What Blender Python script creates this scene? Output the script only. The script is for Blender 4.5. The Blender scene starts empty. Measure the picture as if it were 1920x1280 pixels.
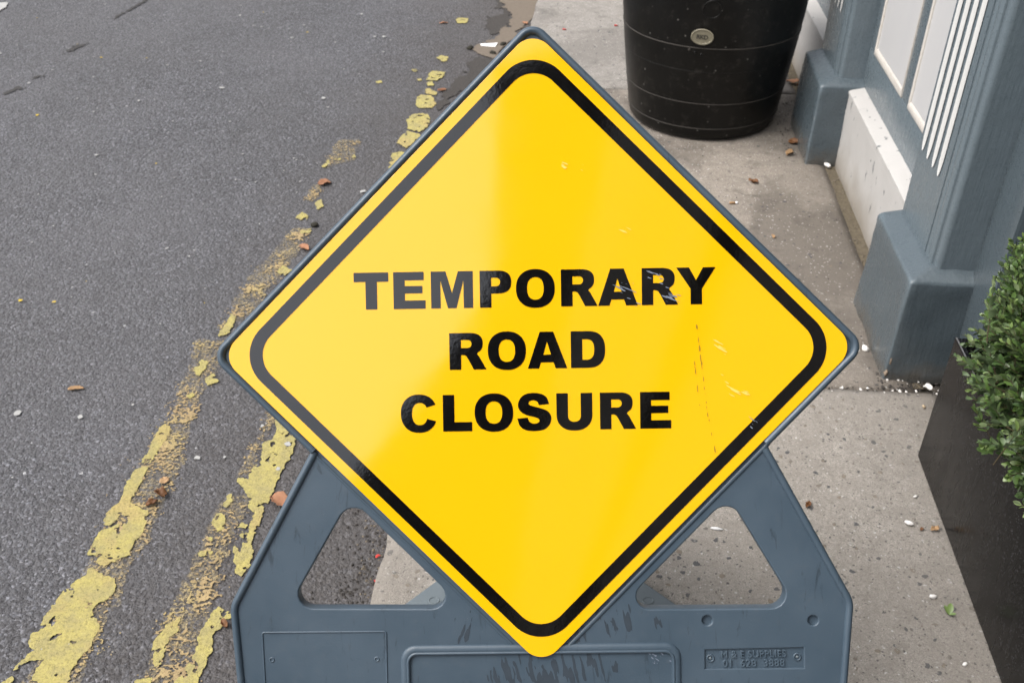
import bpy, bmesh, math, random
import numpy as np
from mathutils import Vector, Matrix, noise as mnoise
random.seed(7); RNG = np.random.default_rng(11)
R = math.radians
scene = bpy.context.scene
COL = scene.collection

# ------------------------------------------------------------------ camera
cam_d = bpy.data.cameras.new("camera"); cam = bpy.data.objects.new("camera", cam_d); COL.objects.link(cam)
cam.location = (0, 0, 1.55); cam.rotation_euler = (R(90 - 35.8), 0, 0)
cam_d.sensor_width = 36; cam_d.lens = 35.0; cam_d.clip_end = 800; cam_d.clip_start = 0.02
cam_d.dof.use_dof = True; cam_d.dof.focus_distance = 1.36; cam_d.dof.aperture_fstop = 11
scene.camera = cam

# ------------------------------------------------------------------ bright overcast sky + veiled sun
SUN_EL, SUN_AZ = R(58), R(-104)           # azimuth clockwise from +Y: the open street side, a little behind the viewer
w = bpy.data.worlds.new("World"); scene.world = w; w.use_nodes = True
nt = w.node_tree; nt.nodes.clear()
sky = nt.nodes.new("ShaderNodeTexSky"); sky.sky_type = 'NISHITA'; sky.sun_disc = False
sky.sun_elevation = SUN_EL; sky.sun_rotation = SUN_AZ
sky.air_density = 1.0; sky.dust_density = 6.0; sky.ozone_density = 1.0
hs = nt.nodes.new("ShaderNodeHueSaturation"); hs.inputs['Saturation'].default_value = 0.35
bg = nt.nodes.new("ShaderNodeBackground"); bg.inputs['Strength'].default_value = 0.15
wo = nt.nodes.new("ShaderNodeOutputWorld")
nt.links.new(sky.outputs[0], hs.inputs['Color']); nt.links.new(hs.outputs[0], bg.inputs[0]); nt.links.new(bg.outputs[0], wo.inputs[0])
sl = bpy.data.lights.new("sun", 'SUN'); sl.energy = 0.5; sl.angle = R(44); sl.color = (1, .965, .91)
so = bpy.data.objects.new("sun", sl); COL.objects.link(so)
sd = Vector((math.sin(SUN_AZ) * math.cos(SUN_EL), math.cos(SUN_AZ) * math.cos(SUN_EL), math.sin(SUN_EL)))
so.rotation_euler = (-sd).to_track_quat('-Z', 'Y').to_euler()
scene.view_settings.view_transform = 'Standard'; scene.view_settings.look = 'None'
scene.view_settings.exposure = 1.0; scene.view_settings.gamma = 1.0
scene.view_settings.use_curve_mapping = False

# ------------------------------------------------------------------ frame of the shop wall: s along it, n towards it
AZ = R(4.6)
SV = Vector((math.sin(AZ), math.cos(AZ), 0)); NV = Vector((math.cos(AZ), -math.sin(AZ), 0))
def P(s, n, z=0.0): return SV * s + NV * n + Vector((0, 0, z))
ROAD_Z = -0.022
def kerb_n(s): return -0.4115 + 0.0258 * s

# ------------------------------------------------------------------ object helpers
def tag(o, label=None, cat=None, group=None, kind=None):
    if label: o['label'] = label
    if cat: o['category'] = cat
    if group: o['group'] = group
    if kind: o['kind'] = kind
    return o
def empty(name, M, label=None, cat=None, group=None, kind=None):
    o = bpy.data.objects.new(name, None); COL.objects.link(o)
    o.empty_display_size = 0.05
    if not isinstance(M, Matrix): M = Matrix.Translation(Vector(M))
    o.matrix_world = M; o['_m'] = 0; del o['_m']
    ROOTM[o.name] = M.copy()
    return tag(o, label, cat, group, kind)
ROOTM = {}
def world_of(o):
    if o is None: return Matrix.Identity(4)
    if o.name in ROOTM: return ROOTM[o.name]
    return world_of(o.parent)
def link(name, me, m, parent=None, smooth=False):
    o = bpy.data.objects.new(name, me); COL.objects.link(o)
    if m and not me.materials: me.materials.append(m)
    if parent is not None: o.parent = parent
    if smooth:
        for p in me.polygons: p.use_smooth = True
    return o
def build(name, verts, faces, m, parent=None, smooth=False, local=False):
    """verts in world space unless local; stored relative to the root empty"""
    if not local and parent is not None:
        inv = world_of(parent).inverted(); verts = [inv @ Vector(v) for v in verts]
    me = bpy.data.meshes.new(name); me.from_pydata([tuple(v) for v in verts], [], faces); me.update()
    return link(name, me, m, parent, smooth)
def from_bm(name, bm, m, parent=None, smooth=False, local=False):
    if not local and parent is not None: bm.transform(world_of(parent).inverted())
    me = bpy.data.meshes.new(name); bm.to_mesh(me); bm.free()
    return link(name, me, m, parent, smooth)
def auto_smooth(o, ang=40):
    me = o.data
    for p in me.polygons: p.use_smooth = True
    bm = bmesh.new(); bm.from_mesh(me)
    for e in bm.edges:
        if len(e.link_faces) == 2 and e.calc_face_angle() > R(ang): e.smooth = False
    bm.to_mesh(me); bm.free(); return o

def sn_box(name, s0, s1, n0, n1, z0, z1, m, parent, bevel=0.004, lump=0.0, cuts=0, seg=2):
    bm = bmesh.new()
    v = [bm.verts.new(P(s, n, z)) for z in (z0, z1) for (s, n) in ((s0, n0), (s1, n0), (s1, n1), (s0, n1))]
    for f in ((3, 2, 1, 0), (4, 5, 6, 7), (0, 1, 5, 4), (1, 2, 6, 5), (2, 3, 7, 6), (3, 0, 4, 7)):
        bm.faces.new([v[i] for i in f])
    bmesh.ops.recalc_face_normals(bm, faces=bm.faces)
    if bevel: bmesh.ops.bevel(bm, geom=list(bm.edges), offset=bevel, segments=seg, affect='EDGES', profile=0.6)
    if cuts: bmesh.ops.subdivide_edges(bm, edges=list(bm.edges), cuts=cuts, use_grid_fill=True)
    if lump: lumpy(bm, lump)
    return auto_smooth(from_bm(name, bm, m, parent), 30)
def lumpy(bm, a, sc=14):
    bm.normal_update()
    for v in bm.verts:
        q = v.co * sc
        v.co += v.normal * a * (mnoise.noise(q) + 0.5 * mnoise.noise(q * 2.7))

def fillet(pts, r, k=6):
    """round the corners of a closed 2-D polygon; r one radius or one per corner"""
    out = []; n = len(pts)
    for i in range(n):
        rr = r[i] if isinstance(r, (list, tuple)) else r
        p0, p1, p2 = Vector(pts[i - 1]), Vector(pts[i]), Vector(pts[(i + 1) % n])
        if rr <= 0: out.append(tuple(p1)); continue
        a = (p0 - p1).normalized(); b = (p2 - p1).normalized()
        ang = a.angle(b); t = rr / math.tan(ang / 2)
        t = min(t, 0.48 * (p0 - p1).length, 0.48 * (p2 - p1).length); rr = t * math.tan(ang / 2)
        c = p1 + (a + b).normalized() * (rr / math.sin(ang / 2))
        v0 = p1 + a * t - c; v1 = p1 + b * t - c
        for j in range(k + 1):
            f = j / k; th = v0.angle(v1) if v0.length > 0 else 0
            if th < 1e-5: out.append(tuple(c + v0)); break
            out.append(tuple(c + (v0 * math.sin((1 - f) * th) + v1 * math.sin(f * th)) / math.sin(th)))
    return out
def curve_mesh(contours, extrude=0.0, bevel=0.0, res=2):
    c = bpy.data.curves.new("tmp", 'CURVE'); c.dimensions = '2D'; c.fill_mode = 'BOTH' if (extrude or bevel) else 'FRONT'
    c.extrude = extrude; c.bevel_depth = bevel; c.bevel_resolution = res
    if bevel: c.offset = -bevel
    for ct in contours:
        s = c.splines.new('POLY'); s.points.add(len(ct) - 1); s.use_cyclic_u = True
        for p, q in zip(s.points, ct): p.co = (q[0], q[1], 0, 1)
    o = bpy.data.objects.new("tmp", c); COL.objects.link(o)
    dg = bpy.context.evaluated_depsgraph_get()
    me = bpy.data.meshes.new_from_object(o.evaluated_get(dg))
    bpy.data.objects.remove(o); bpy.data.curves.remove(c)
    me.materials.clear()
    return me
def text_mesh(body, size, extrude=0.0, bevel=0.0, align='LEFT', spacing=1.0, offset=0.0):
    c = bpy.data.curves.new("tmp", 'FONT'); c.body = body; c.size = size; c.extrude = extrude; c.bevel_depth = bevel
    c.align_x = align; c.space_character = spacing; c.offset = offset
    o = bpy.data.objects.new("tmp", c); COL.objects.link(o)
    dg = bpy.context.evaluated_depsgraph_get()
    me = bpy.data.meshes.new_from_object(o.evaluated_get(dg))
    bpy.data.objects.remove(o); bpy.data.curves.remove(c); me.materials.clear()
    return me
def sweep(path, rx, rz, w=0.0, closed=True, k=10, full=False):
    """half-round (or full) bead along a 2-D path lying in the u,v plane"""
    n = len(path); V = []; F = []
    pts = [Vector(p) for p in path]
    for i in range(n):
        a = pts[i - 1] if (closed or i > 0) else pts[i]; b = pts[(i + 1) % n] if (closed or i < n - 1) else pts[i]
        d = (b - a).normalized(); nn = Vector((-d.y, d.x))
        for j in range(k + 1):
            t = (math.pi if not full else 2 * math.pi) * j / k
            q = pts[i] + nn * (math.cos(t) * rx)
            V.append((q.x, q.y, w + math.sin(t) * rz))
    m = k + 1
    for i in range(n if closed else n - 1):
        i2 = (i + 1) % n
        for j in range(k): F.append((i * m + j, i * m + j + 1, i2 * m + j + 1, i2 * m + j))
    return V, F

# ------------------------------------------------------------------ numpy noise + marching squares for worn patches
_T = RNG.random(65536)
def vnoise(x, y, seed=0):
    xi = np.floor(x).astype(np.int64); yi = np.floor(y).astype(np.int64); fx = x - xi; fy = y - yi
    fx = fx * fx * (3 - 2 * fx); fy = fy * fy * (3 - 2 * fy)
    def h(a, b): return _T[((a * 73856093) ^ (b * 19349663) ^ (seed * 83492791)) & 65535]
    return (h(xi, yi) * (1 - fx) + h(xi + 1, yi) * fx) * (1 - fy) + (h(xi, yi + 1) * (1 - fx) + h(xi + 1, yi + 1) * fx) * fy
def fbm(x, y, f, o=3, seed=0):
    t = 0; a = 1; s = 0
    for i in range(o):
        t = t + a * vnoise(x * f * 2 ** i + 17.3 * i, y * f * 2 ** i - 9.1 * i, seed + i); s += a; a *= .5
    return t / s - 0.5
def poly_sdf(X, Y, poly):
    """signed distance, positive inside"""
    d = np.full(X.shape, 1e9); ins = np.zeros(X.shape, bool); n = len(poly)
    for i in range(n):
        x0, y0 = poly[i]; x1, y1 = poly[(i + 1) % n]
        ex, ey = x1 - x0, y1 - y0; L = ex * ex + ey * ey + 1e-12
        t = np.clip(((X - x0) * ex + (Y - y0) * ey) / L, 0, 1)
        d = np.minimum(d, (X - x0 - t * ex) ** 2 + (Y - y0 - t * ey) ** 2)
        c = ((y0 > Y) != (y1 > Y)); 
        with np.errstate(divide='ignore', invalid='ignore'):
            ins ^= c & (X < ex * (Y - y0) / (ey if ey != 0 else 1e-12) + x0)
    d = np.sqrt(d); return np.where(ins, d, -d)
def march(X, Y, Fv, z, V, F, skirt=0.0):
    """append the iso > 0 region of a grid field as polygons"""
    ny, nx = Fv.shape; cache = {}
    def vid(key, x, y):
        i = cache.get(key)
        if i is None: i = len(V); V.append((x, y, z)); cache[key] = i
        return i
    pos = Fv > 0
    cells = pos[:-1, :-1] | pos[1:, :-1] | pos[:-1, 1:] | pos[1:, 1:]
    for j, i in zip(*np.nonzero(cells)):
        c = ((j, i), (j, i + 1), (j + 1, i + 1), (j + 1, i)); poly = []; edge = []
        for k in range(4):
            a, b = c[k], c[(k + 1) % 4]; fa, fb = Fv[a], Fv[b]
            if fa > 0: poly.append(vid(('v',) + a, X[a], Y[a])); edge.append(False)
            if (fa > 0) != (fb > 0):
                t = fa / (fa - fb)
                poly.append(vid(('e',) + (min(a, b), max(a, b)), X[a] + t * (X[b] - X[a]), Y[a] + t * (Y[b] - Y[a]))); edge.append(True)
        if len(poly) >= 3: F.append(tuple(poly))
        if skirt and len(poly) >= 3:
            for k in range(len(poly)):
                k2 = (k + 1) % len(poly)
                if edge[k] and edge[k2]:
                    x0, y0, _ = V[poly[k]]; x1, y1, _ = V[poly[k2]]
                    b0 = len(V); V.append((x0, y0, z - skirt)); V.append((x1, y1, z - skirt))
                    F.append((poly[k], b0, b0 + 1, poly[k2]))
def grid_for(poly, cell, pad):
    a = np.array(poly); lo = a.min(0) - pad; hi = a.max(0) + pad
    xs = np.arange(lo[0], hi[0] + cell, cell); ys = np.arange(lo[1], hi[1] + cell, cell)
    return np.meshgrid(xs, ys)
def patch(polys, z, V, F, amp=.006, freq=60, skirt=.0, cellk=1.0, seed=0, pits=0.0, octv=5):
    for n, poly in enumerate(polys):
        yc = sum(p[1] for p in poly) / len(poly)
        cell = (.0018 if yc < 2.4 else .003 if yc < 3.2 else .0045) * cellk
        X, Y = grid_for(poly, cell, .012)
        sd_ = poly_sdf(X, Y, poly)
        f = sd_ + amp * 2 * fbm(X, Y, freq, octv, seed + n)
        if pits:                                     # flaked-out holes, more of them near the rim
            hole = fbm(X, Y, 55, 4, seed + 50 + n) + np.clip(.012 - sd_, 0, .012) * 7
            f = np.minimum(f, (pits - hole) * .03)
        march(X, Y, f, z, V, F, skirt)
def speckle(polys, z, V, F, thr=0.05, freq=75, seed=0, stretch=1.25):
    for n, poly in enumerate(polys):
        yc = sum(p[1] for p in poly) / len(poly); cell = .0017 if yc < 2.4 else .003
        X, Y = grid_for(poly, cell, .01)
        d = np.clip(poly_sdf(X, Y, poly) / .022, -1, .6)
        f = fbm(X, Y * stretch, freq, 4, seed + n) - thr + .16 * (d - .6) + .55 * fbm(X, Y, 16, 3, seed + 40 + n)
        march(X, Y, f, z, V, F)

# ------------------------------------------------------------------ material helpers
class NT:
    def __init__(s, name):
        s.m = bpy.data.materials.new(name); s.m.use_nodes = True; s.t = s.m.node_tree; s.t.nodes.clear()
        s.out = s.t.nodes.new("ShaderNodeOutputMaterial"); s.b = s.t.nodes.new("ShaderNodeBsdfPrincipled")
        s.t.links.new(s.b.outputs[0], s.out.inputs[0]); s._co = None
    def put(s, sock, v):
        if hasattr(v, 'is_output') or isinstance(v, bpy.types.NodeSocket): s.t.links.new(v, sock)
        elif v is not None:
            if isinstance(v, (tuple, list)) and len(v) == 3 and sock.type == 'RGBA': v = (*v, 1)
            sock.default_value = v
    def co(s):
        if s._co is None: s._co = s.t.nodes.new("ShaderNodeTexCoord").outputs['Object']
        return s._co
    def scaled(s, v):
        n = s.t.nodes.new("ShaderNodeVectorMath"); n.operation = 'MULTIPLY'; s.put(n.inputs[0], s.co()); n.inputs[1].default_value = v; return n.outputs[0]
    def dot(s, v):
        n = s.t.nodes.new("ShaderNodeVectorMath"); n.operation = 'DOT_PRODUCT'; s.put(n.inputs[0], s.co()); n.inputs[1].default_value = v; return n.outputs['Value']
    def noise(s, scale, detail=3, rough=.55, vec=None, dist=0):
        n = s.t.nodes.new("ShaderNodeTexNoise"); s.put(n.inputs['Vector'], vec or s.co()); n.inputs['Scale'].default_value = scale
        n.inputs['Detail'].default_value = detail; n.inputs['Roughness'].default_value = rough; n.inputs['Distortion'].default_value = dist
        return n.outputs['Fac']
    def voro(s, scale, feature='F1', rnd=1.0, vec=None):
        n = s.t.nodes.new("ShaderNodeTexVoronoi"); n.feature = feature; s.put(n.inputs['Vector'], vec or s.co()); n.inputs['Scale'].default_value = scale
        n.inputs['Randomness'].default_value = rnd; return n
    def ramp(s, fac, stops, interp='LINEAR'):
        n = s.t.nodes.new("ShaderNodeValToRGB"); n.color_ramp.interpolation = interp; e = n.color_ramp.elements
        while len(e) < len(stops): e.new(0.5)
        for q, (p, c) in zip(e, stops):
            q.position = p; q.color = (*c, 1) if isinstance(c, tuple) else (c, c, c, 1)
        s.put(n.inputs[0], fac); return n.outputs[0]
    def mix(s, fac, a, b, mode='MIX'):
        n = s.t.nodes.new("ShaderNodeMix"); n.data_type = 'RGBA'; n.blend_type = mode
        s.put(n.inputs[0], fac); s.put(n.inputs[6], a); s.put(n.inputs[7], b); return n.outputs[2]
    def math(s, op, a, b=0.0):
        n = s.t.nodes.new("ShaderNodeMath"); n.operation = op; s.put(n.inputs[0], a); s.put(n.inputs[1], b); return n.outputs[0]
    def sep(s, c):
        n = s.t.nodes.new("ShaderNodeSeparateColor"); s.put(n.inputs[0], c); return n.outputs
    def bump(s, h, strength=.5, dist=.002, prev=None):
        n = s.t.nodes.new("ShaderNodeBump"); n.inputs['Strength'].default_value = strength; n.inputs['Distance'].default_value = dist
        s.put(n.inputs['Height'], h)
        if prev is not None: s.put(n.inputs['Normal'], prev)
        return n.outputs[0]
    def done(s, col, rough=.6, spec=.5, normal=None, **kw):
        s.put(s.b.inputs['Base Color'], col); s.put(s.b.inputs['Roughness'], rough); s.put(s.b.inputs['Specular IOR Level'], spec)
        if normal is not None: s.put(s.b.inputs['Normal'], normal)
        for k, v in kw.items(): s.put(s.b.inputs[k], v)
        return s.m
def simple(name, col, rough=.6, spec=.5, var=.15, scale=30, bump=0.0, bscale=120):
    n = NT(name); f = n.noise(scale, 4)
    c = n.mix(f, tuple(x * (1 - var) for x in col), tuple(min(1, x * (1 + var)) for x in col))
    nm = n.bump(n.noise(bscale, 3), .6, bump) if bump else None
    return n.done(c, rough, spec, nm)

# ---- asphalt: every stone its own grey, dark binder between, pits, brown grime towards the kerb
n = NT("asphalt")
wob = n.t.nodes.new("ShaderNodeTexNoise"); n.put(wob.inputs['Vector'], n.co()); wob.inputs['Scale'].default_value = 70; wob.inputs['Detail'].default_value = 2
wv = n.t.nodes.new("ShaderNodeVectorMath"); wv.operation = 'MULTIPLY_ADD'; n.put(wv.inputs[0], wob.outputs['Color']); wv.inputs[1].default_value = (.009, .009, .009); n.put(wv.inputs[2], n.co())
fl = n.t.nodes.new("ShaderNodeVectorMath"); fl.operation = 'MULTIPLY'; n.put(fl.inputs[0], wv.outputs[0]); fl.inputs[1].default_value = (1, 1, .15)
va = n.voro(95, vec=fl.outputs[0]); vb = n.voro(210, vec=fl.outputs[0]); ra = n.sep(va.outputs['Color']); rb = n.sep(vb.outputs['Color'])
big = n.noise(1.3, 5, .6); med = n.noise(14, 5, .7); fine = n.noise(260, 3, .7)
ca = n.ramp(ra[0], [(0, (0.0413, 0.0403, 0.0436)), (.55, (0.0801, 0.0804, 0.0875)), (.85, (0.1188, 0.1206, 0.1337)), (.96, (0.1516, 0.1560, 0.1761)), (1, (0.2790, 0.2863, 0.3211))])
cb = n.ramp(rb[0], [(0, (0.0292, 0.0281, 0.0295)), (.5, (0.0728, 0.0724, 0.0777)), (.86, (0.1115, 0.1121, 0.1233)), (1, (0.2547, 0.2559, 0.2826))])
col = n.mix(n.ramp(va.outputs['Distance'], [(.25, 1.0), (.50, 0.0)]), cb, ca)
col = n.mix(n.ramp(fine, [(.28, .40), (.44, 0.0)]), col, (0.0230, 0.0226, 0.0238))
col = n.mix(n.ramp(med, [(.36, .45), (.60, 0.0)]), col, (0.0485, 0.0476, 0.0502))
col = n.mix(n.ramp(big, [(.40, 0.0), (.64, .45)]), col, (0.1067, 0.1048, 0.1118))
kd = n.math('SUBTRACT', n.dot(tuple(NV)), n.math('MULTIPLY', n.dot(tuple(SV)), .0258))     # distance across the street
kd = n.math('ADD', kd, n.math('MULTIPLY', n.math('SUBTRACT', n.noise(4.2, 5, .65), .5), .55))
dirt = n.ramp(n.math('ADD', kd, 1.6), [(.42, 0.0), (1.05, 1.0)])
col = n.mix(n.math('MULTIPLY', dirt, .62), col, n.mix(n.noise(120, 4, .7), (0.0316, 0.0275, 0.0251), (0.0946, 0.0816, 0.0733)))
sp = n.voro(46, vec=fl.outputs[0]); rs = n.sep(sp.outputs['Color'])
col = n.mix(n.math('MULTIPLY', n.ramp(rs[0], [(.86, 0.0), (.88, 1.0)]), n.ramp(n.math('SUBTRACT', n.math('ADD', n.math('MULTIPLY', rs[1], .16), .05), sp.outputs['Distance']), [(0, 0.0), (.05, .8)])), col, n.ramp(rs[2], [(0, (0.1430, 0.1485, 0.1650)), (.8, (0.2640, 0.2695, 0.2860)), (1, (0.4400, 0.4400, 0.4400))]))
col = n.mix(n.ramp(n.noise(.55, 4, .6, dist=.6), [(.40, 0.0), (.62, .30)]), col, (0.0638, 0.0616, 0.0616))
h = n.math('ADD', n.math('MULTIPLY', va.outputs['Distance'], -1.0), n.math('MULTIPLY', vb.outputs['Distance'], -.55))
h = n.math('ADD', h, n.math('MULTIPLY', n.noise(48, 4, .7), 1.1))
M_ASPH = n.done(col, n.ramp(ra[1], [(.2, .55), (.8, .85)]), .35, n.bump(h, .8, .0045))

# ---- pavement concrete, one rough with showing aggregate, one older and stained
def concrete(name, base, stain, stain_amt, agg, seed, speck=.0):
    n = NT(name)
    off = n.t.nodes.new("ShaderNodeVectorMath"); off.operation = 'ADD'; off.inputs[1].default_value = (seed * 3.1, seed * 1.7, 0)
    n.put(off.inputs[0], n.co()); n._co = off.outputs[0]
    wob = n.t.nodes.new("ShaderNodeTexNoise"); n.put(wob.inputs['Vector'], n.co()); wob.inputs['Scale'].default_value = 60; wob.inputs['Detail'].default_value = 3
    wv = n.t.nodes.new("ShaderNodeVectorMath"); wv.operation = 'MULTIPLY_ADD'; n.put(wv.inputs[0], wob.outputs['Color']); wv.inputs[1].default_value = (.016, .016, 0); n.put(wv.inputs[2], n.co())
    fl = n.t.nodes.new("ShaderNodeVectorMath"); fl.operation = 'MULTIPLY'; n.put(fl.inputs[0], wv.outputs[0]); fl.inputs[1].default_value = (1, 1, .15)
    P_ = fl.outputs[0]
    grain = n.noise(330, 3, .8); g2 = n.noise(120, 4, .75); med = n.noise(26, 5, .7); big = n.noise(2.4, 6, .65, dist=.5)
    dk = lambda k: tuple(min(1, x * k) for x in base)
    col = n.ramp(grain, [(.28, dk(.36)), (.46, dk(.96)), (.60, dk(1.16)), (.72, dk(2.0))])
    col = n.mix(n.ramp(g2, [(.34, .7), (.48, 0.0)]), col, dk(.52))
    col = n.mix(n.ramp(med, [(.36, .55), (.60, 0.0)]), col, dk(.66))
    col = n.mix(n.math('MULTIPLY', n.ramp(big, [(.44, 0.0), (.56, 1.0)]), stain_amt), col, stain)
    col = n.mix(n.math('MULTIPLY', n.ramp(n.noise(7.5, 5, .7, dist=.8), [(.54, 0.0), (.70, 1.0)]), stain_amt * .8), col, tuple(x * .55 for x in stain))
    v = n.voro(62, vec=P_); r = n.sep(v.outputs['Color'])
    size = n.math('MULTIPLY', r[1], .30)
    inside = n.ramp(n.math('SUBTRACT', n.math('ADD', size, .10), v.outputs['Distance']), [(.0, 0.0), (.05, 1.0)])
    peb = n.math('MULTIPLY', n.ramp(r[0], [(1 - agg, 0.0), (1 - agg + .02, 1.0)]), inside)
    v2 = n.voro(150, vec=P_); r2 = n.sep(v2.outputs['Color'])
    in2 = n.ramp(n.math('SUBTRACT', n.math('ADD', n.math('MULTIPLY', r2[1], .3), .12), v2.outputs['Distance']), [(.0, 0.0), (.08, 1.0)])
    peb2 = n.math('MULTIPLY', n.ramp(r2[0], [(1 - agg * 1.6, 0.0), (1 - agg * 1.6 + .02, 1.0)]), in2)
    col = n.mix(n.math('MULTIPLY', peb, .8), col, n.ramp(r[2], [(0, (.045, .052, .062)), (.6, (.10, .098, .098)), (1, (.20, .165, .125))]))
    col = n.mix(n.math('MULTIPLY', peb2, .75), col, n.ramp(r2[2], [(0, (.045, .045, .05)), (.55, (.13, .115, .10)), (1, (.42, .40, .37))]))
    wht = n.math('MULTIPLY', n.ramp(r2[2], [(.955 - speck, 0.0), (.965 - speck, 1.0)]), in2)
    col = n.mix(n.math('MULTIPLY', wht, .75), col, (.50, .485, .46))
    cross = n.math('ADD', n.dot(tuple(NV)), n.math('MULTIPLY', n.math('SUBTRACT', n.noise(9, 5, .7), .5), .22))
    off_ = seed * (3.1 * NV.x + 1.7 * NV.y)                       # the pattern offset, seen across the street
    wall_dirt = n.ramp(n.math('SUBTRACT', cross, off_ + .58), [(.0, 0.0), (.30, .55)])
    col = n.mix(wall_dirt, col, tuple(x * .62 for x in stain))
    kerb_dirt = n.ramp(n.math('ADD', cross, .36 - off_), [(-.02 + .02, .5), (.16, 0.0)])
    col = n.mix(kerb_dirt, col, tuple(x * .7 for x in stain))
    h = n.math('ADD', n.math('MULTIPLY', grain, .7), n.math('MULTIPLY', n.noise(75, 4, .75), 1.0))
    h = n.math('ADD', h, n.math('MULTIPLY', peb, .3))
    return n.done(col, .88, .3, n.bump(h, .8, .0042))
M_CONC_NEAR = concrete("aggregate_concrete", (.34, .313, .278), (.25, .226, .196), .35, .42, 0, .01)
M_CONC_FAR = concrete("stained_concrete", (.285, .252, .215), (.135, .118, .10), .8, .16, 3, .06)
M_CONC_FAR2 = concrete("grey_concrete", (.29, .271, .248), (.18, .167, .152), .7, .2, 6, .05)
M_JOINT = simple("joint_grit", (.10, .088, .074), .95, .2, .5, 160, .004, 200)
M_CRACK = simple("crack_filler", (.052, .050, .049), .85, .2, .3, 120)
M_SILT = simple("silt", (.15, .125, .10), .95, .2, .22, 60, .0015, 300)
M_TAR = simple("tar", (.042, .037, .033), .8, .4, .5, 120, .006, 140)
M_MOSS = simple("mossy_dirt", (.105, .088, .062), .95, .2, .55, 90, .004, 200)

# ---- road paint
def paint(name, base, dirty, hue2):
    n = NT(name); a = n.noise(24, 6, .7); b = n.noise(210, 4, .75); d = n.noise(75, 4, .7)
    c = n.mix(n.ramp(a, [(.40, 0.0), (.60, 1.0)]), base, dirty)
    c = n.mix(n.ramp(n.noise(8, 4), [(.52, 0.0), (.64, .7)]), c, hue2)
    c = n.mix(n.ramp(b, [(.36, .7), (.50, 0.0)]), c, tuple(x * .52 for x in dirty))
    c = n.mix(n.ramp(d, [(.62, 0.0), (.74, .7)]), c, tuple(min(1, x * 1.3) for x in base))
    c = n.mix(n.ramp(d, [(.26, .85), (.34, 0.0)]), c, (.05, .047, .042))
    return n.done(c, .8, .3, n.bump(n.math('ADD', n.noise(55, 5, .7), n.math('MULTIPLY', b, .5)), .9, .004))
M_PAINT = paint("yellow_road_paint", (.40, .345, .115), (.315, .275, .12), (.38, .295, .12))
M_GHOST = paint("worn_road_paint", (.38, .285, .145), (.29, .215, .115), (.36, .29, .13))
n = NT("paint_film")
a = n.noise(130, 4, .75); b = n.noise(16, 4, .65)
fac = n.math('MULTIPLY', n.ramp(a, [(.46, 0.0), (.60, .85)]), n.ramp(b, [(.36, .15), (.60, 1.0)]))
M_FILM = n.done((.35, .285, .165), .85, .2)
tr = n.t.nodes.new("ShaderNodeBsdfTransparent"); mx = n.t.nodes.new("ShaderNodeMixShader")
n.put(mx.inputs[0], fac); n.put(mx.inputs[1], tr.outputs[0]); n.put(mx.inputs[2], n.b.outputs[0]); n.put(n.out.inputs[0], mx.outputs[0])
M_WHITE = simple("white_fleck", (.34, .34, .33), .8, .3, .2, 80)
M_FLECKY = simple("yellow_fleck", (.5, .36, .04), .8, .3, .2, 80)

# ---- sign
n = NT("yellow_sheeting")
gr = n.noise(7, 3); c = n.mix(gr, (.86, .468, .0022), (.88, .485, .003))
c = n.mix(n.math('MULTIPLY', n.ramp(n.noise(55, 5, .7), [(.62, 0.0), (.75, 1.0)]), .12), c, (.70, .36, .012))
M_YEL = n.done(c, n.ramp(n.noise(26, 3), [(.3, .055), (.7, .08)]), 1.0, n.bump(n.noise(5, 2), .05, .01))
n = NT("black_vinyl")
c = n.mix(n.ramp(n.noise(40, 5, .7), [(.5, 0.0), (.75, 1.0)]), (.0025, .0022, .002), (.0065, .006, .0055))
M_BLK = n.done(c, n.ramp(n.noise(24, 3), [(.3, .055), (.7, .085)]), 1.0, n.bump(n.noise(160, 2), .018, .002))
n = NT("slate_plastic")
a = n.noise(5, 4, .6); b = n.noise(60, 4, .7); st = n.noise(9, 4, .7, vec=n.scaled((9, 1.6, 3)), dist=.8)
c = n.mix(n.ramp(a, [(.35, 0.0), (.7, 1.0)]), (.043, .067, .092), (.064, .092, .121))
c = n.mix(n.math('MULTIPLY', n.ramp(st, [(.60, 0.0), (.72, 1.0)]), .55), c, (.014, .018, .022))
c = n.mix(n.math('MULTIPLY', n.ramp(b, [(.58, 0.0), (.72, 1.0)]), .25), c, (.075, .095, .112))
c = n.mix(n.ramp(n.voro(90).outputs['Distance'], [(.02, .6), (.05, 0.0)]), c, (.14, .16, .17))
M_PLA = n.done(c, n.ramp(b, [(.3, .32), (.7, .48)]), .5, n.bump(n.math('ADD', b, n.math('MULTIPLY', n.noise(400, 2), .4)), .25, .001))
M_PLA2 = simple("weathered_plastic", (.115, .14, .155), .55, .45, .18, 18, .0008, 160)
M_SCUFF = simple("scuff", (.17, .20, .26), .6, .3, .3, 200)
M_SCUFF_Y = simple("pale_scuff", (.92, .60, .12), .5, .3, .1, 200)
M_SCRATCH = simple("brown_scratch", (.33, .19, .012), .7, .3, .4, 300)
M_STREAK = simple("dark_smear", (.030, .042, .056), .6, .4, .3, 60)

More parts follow.
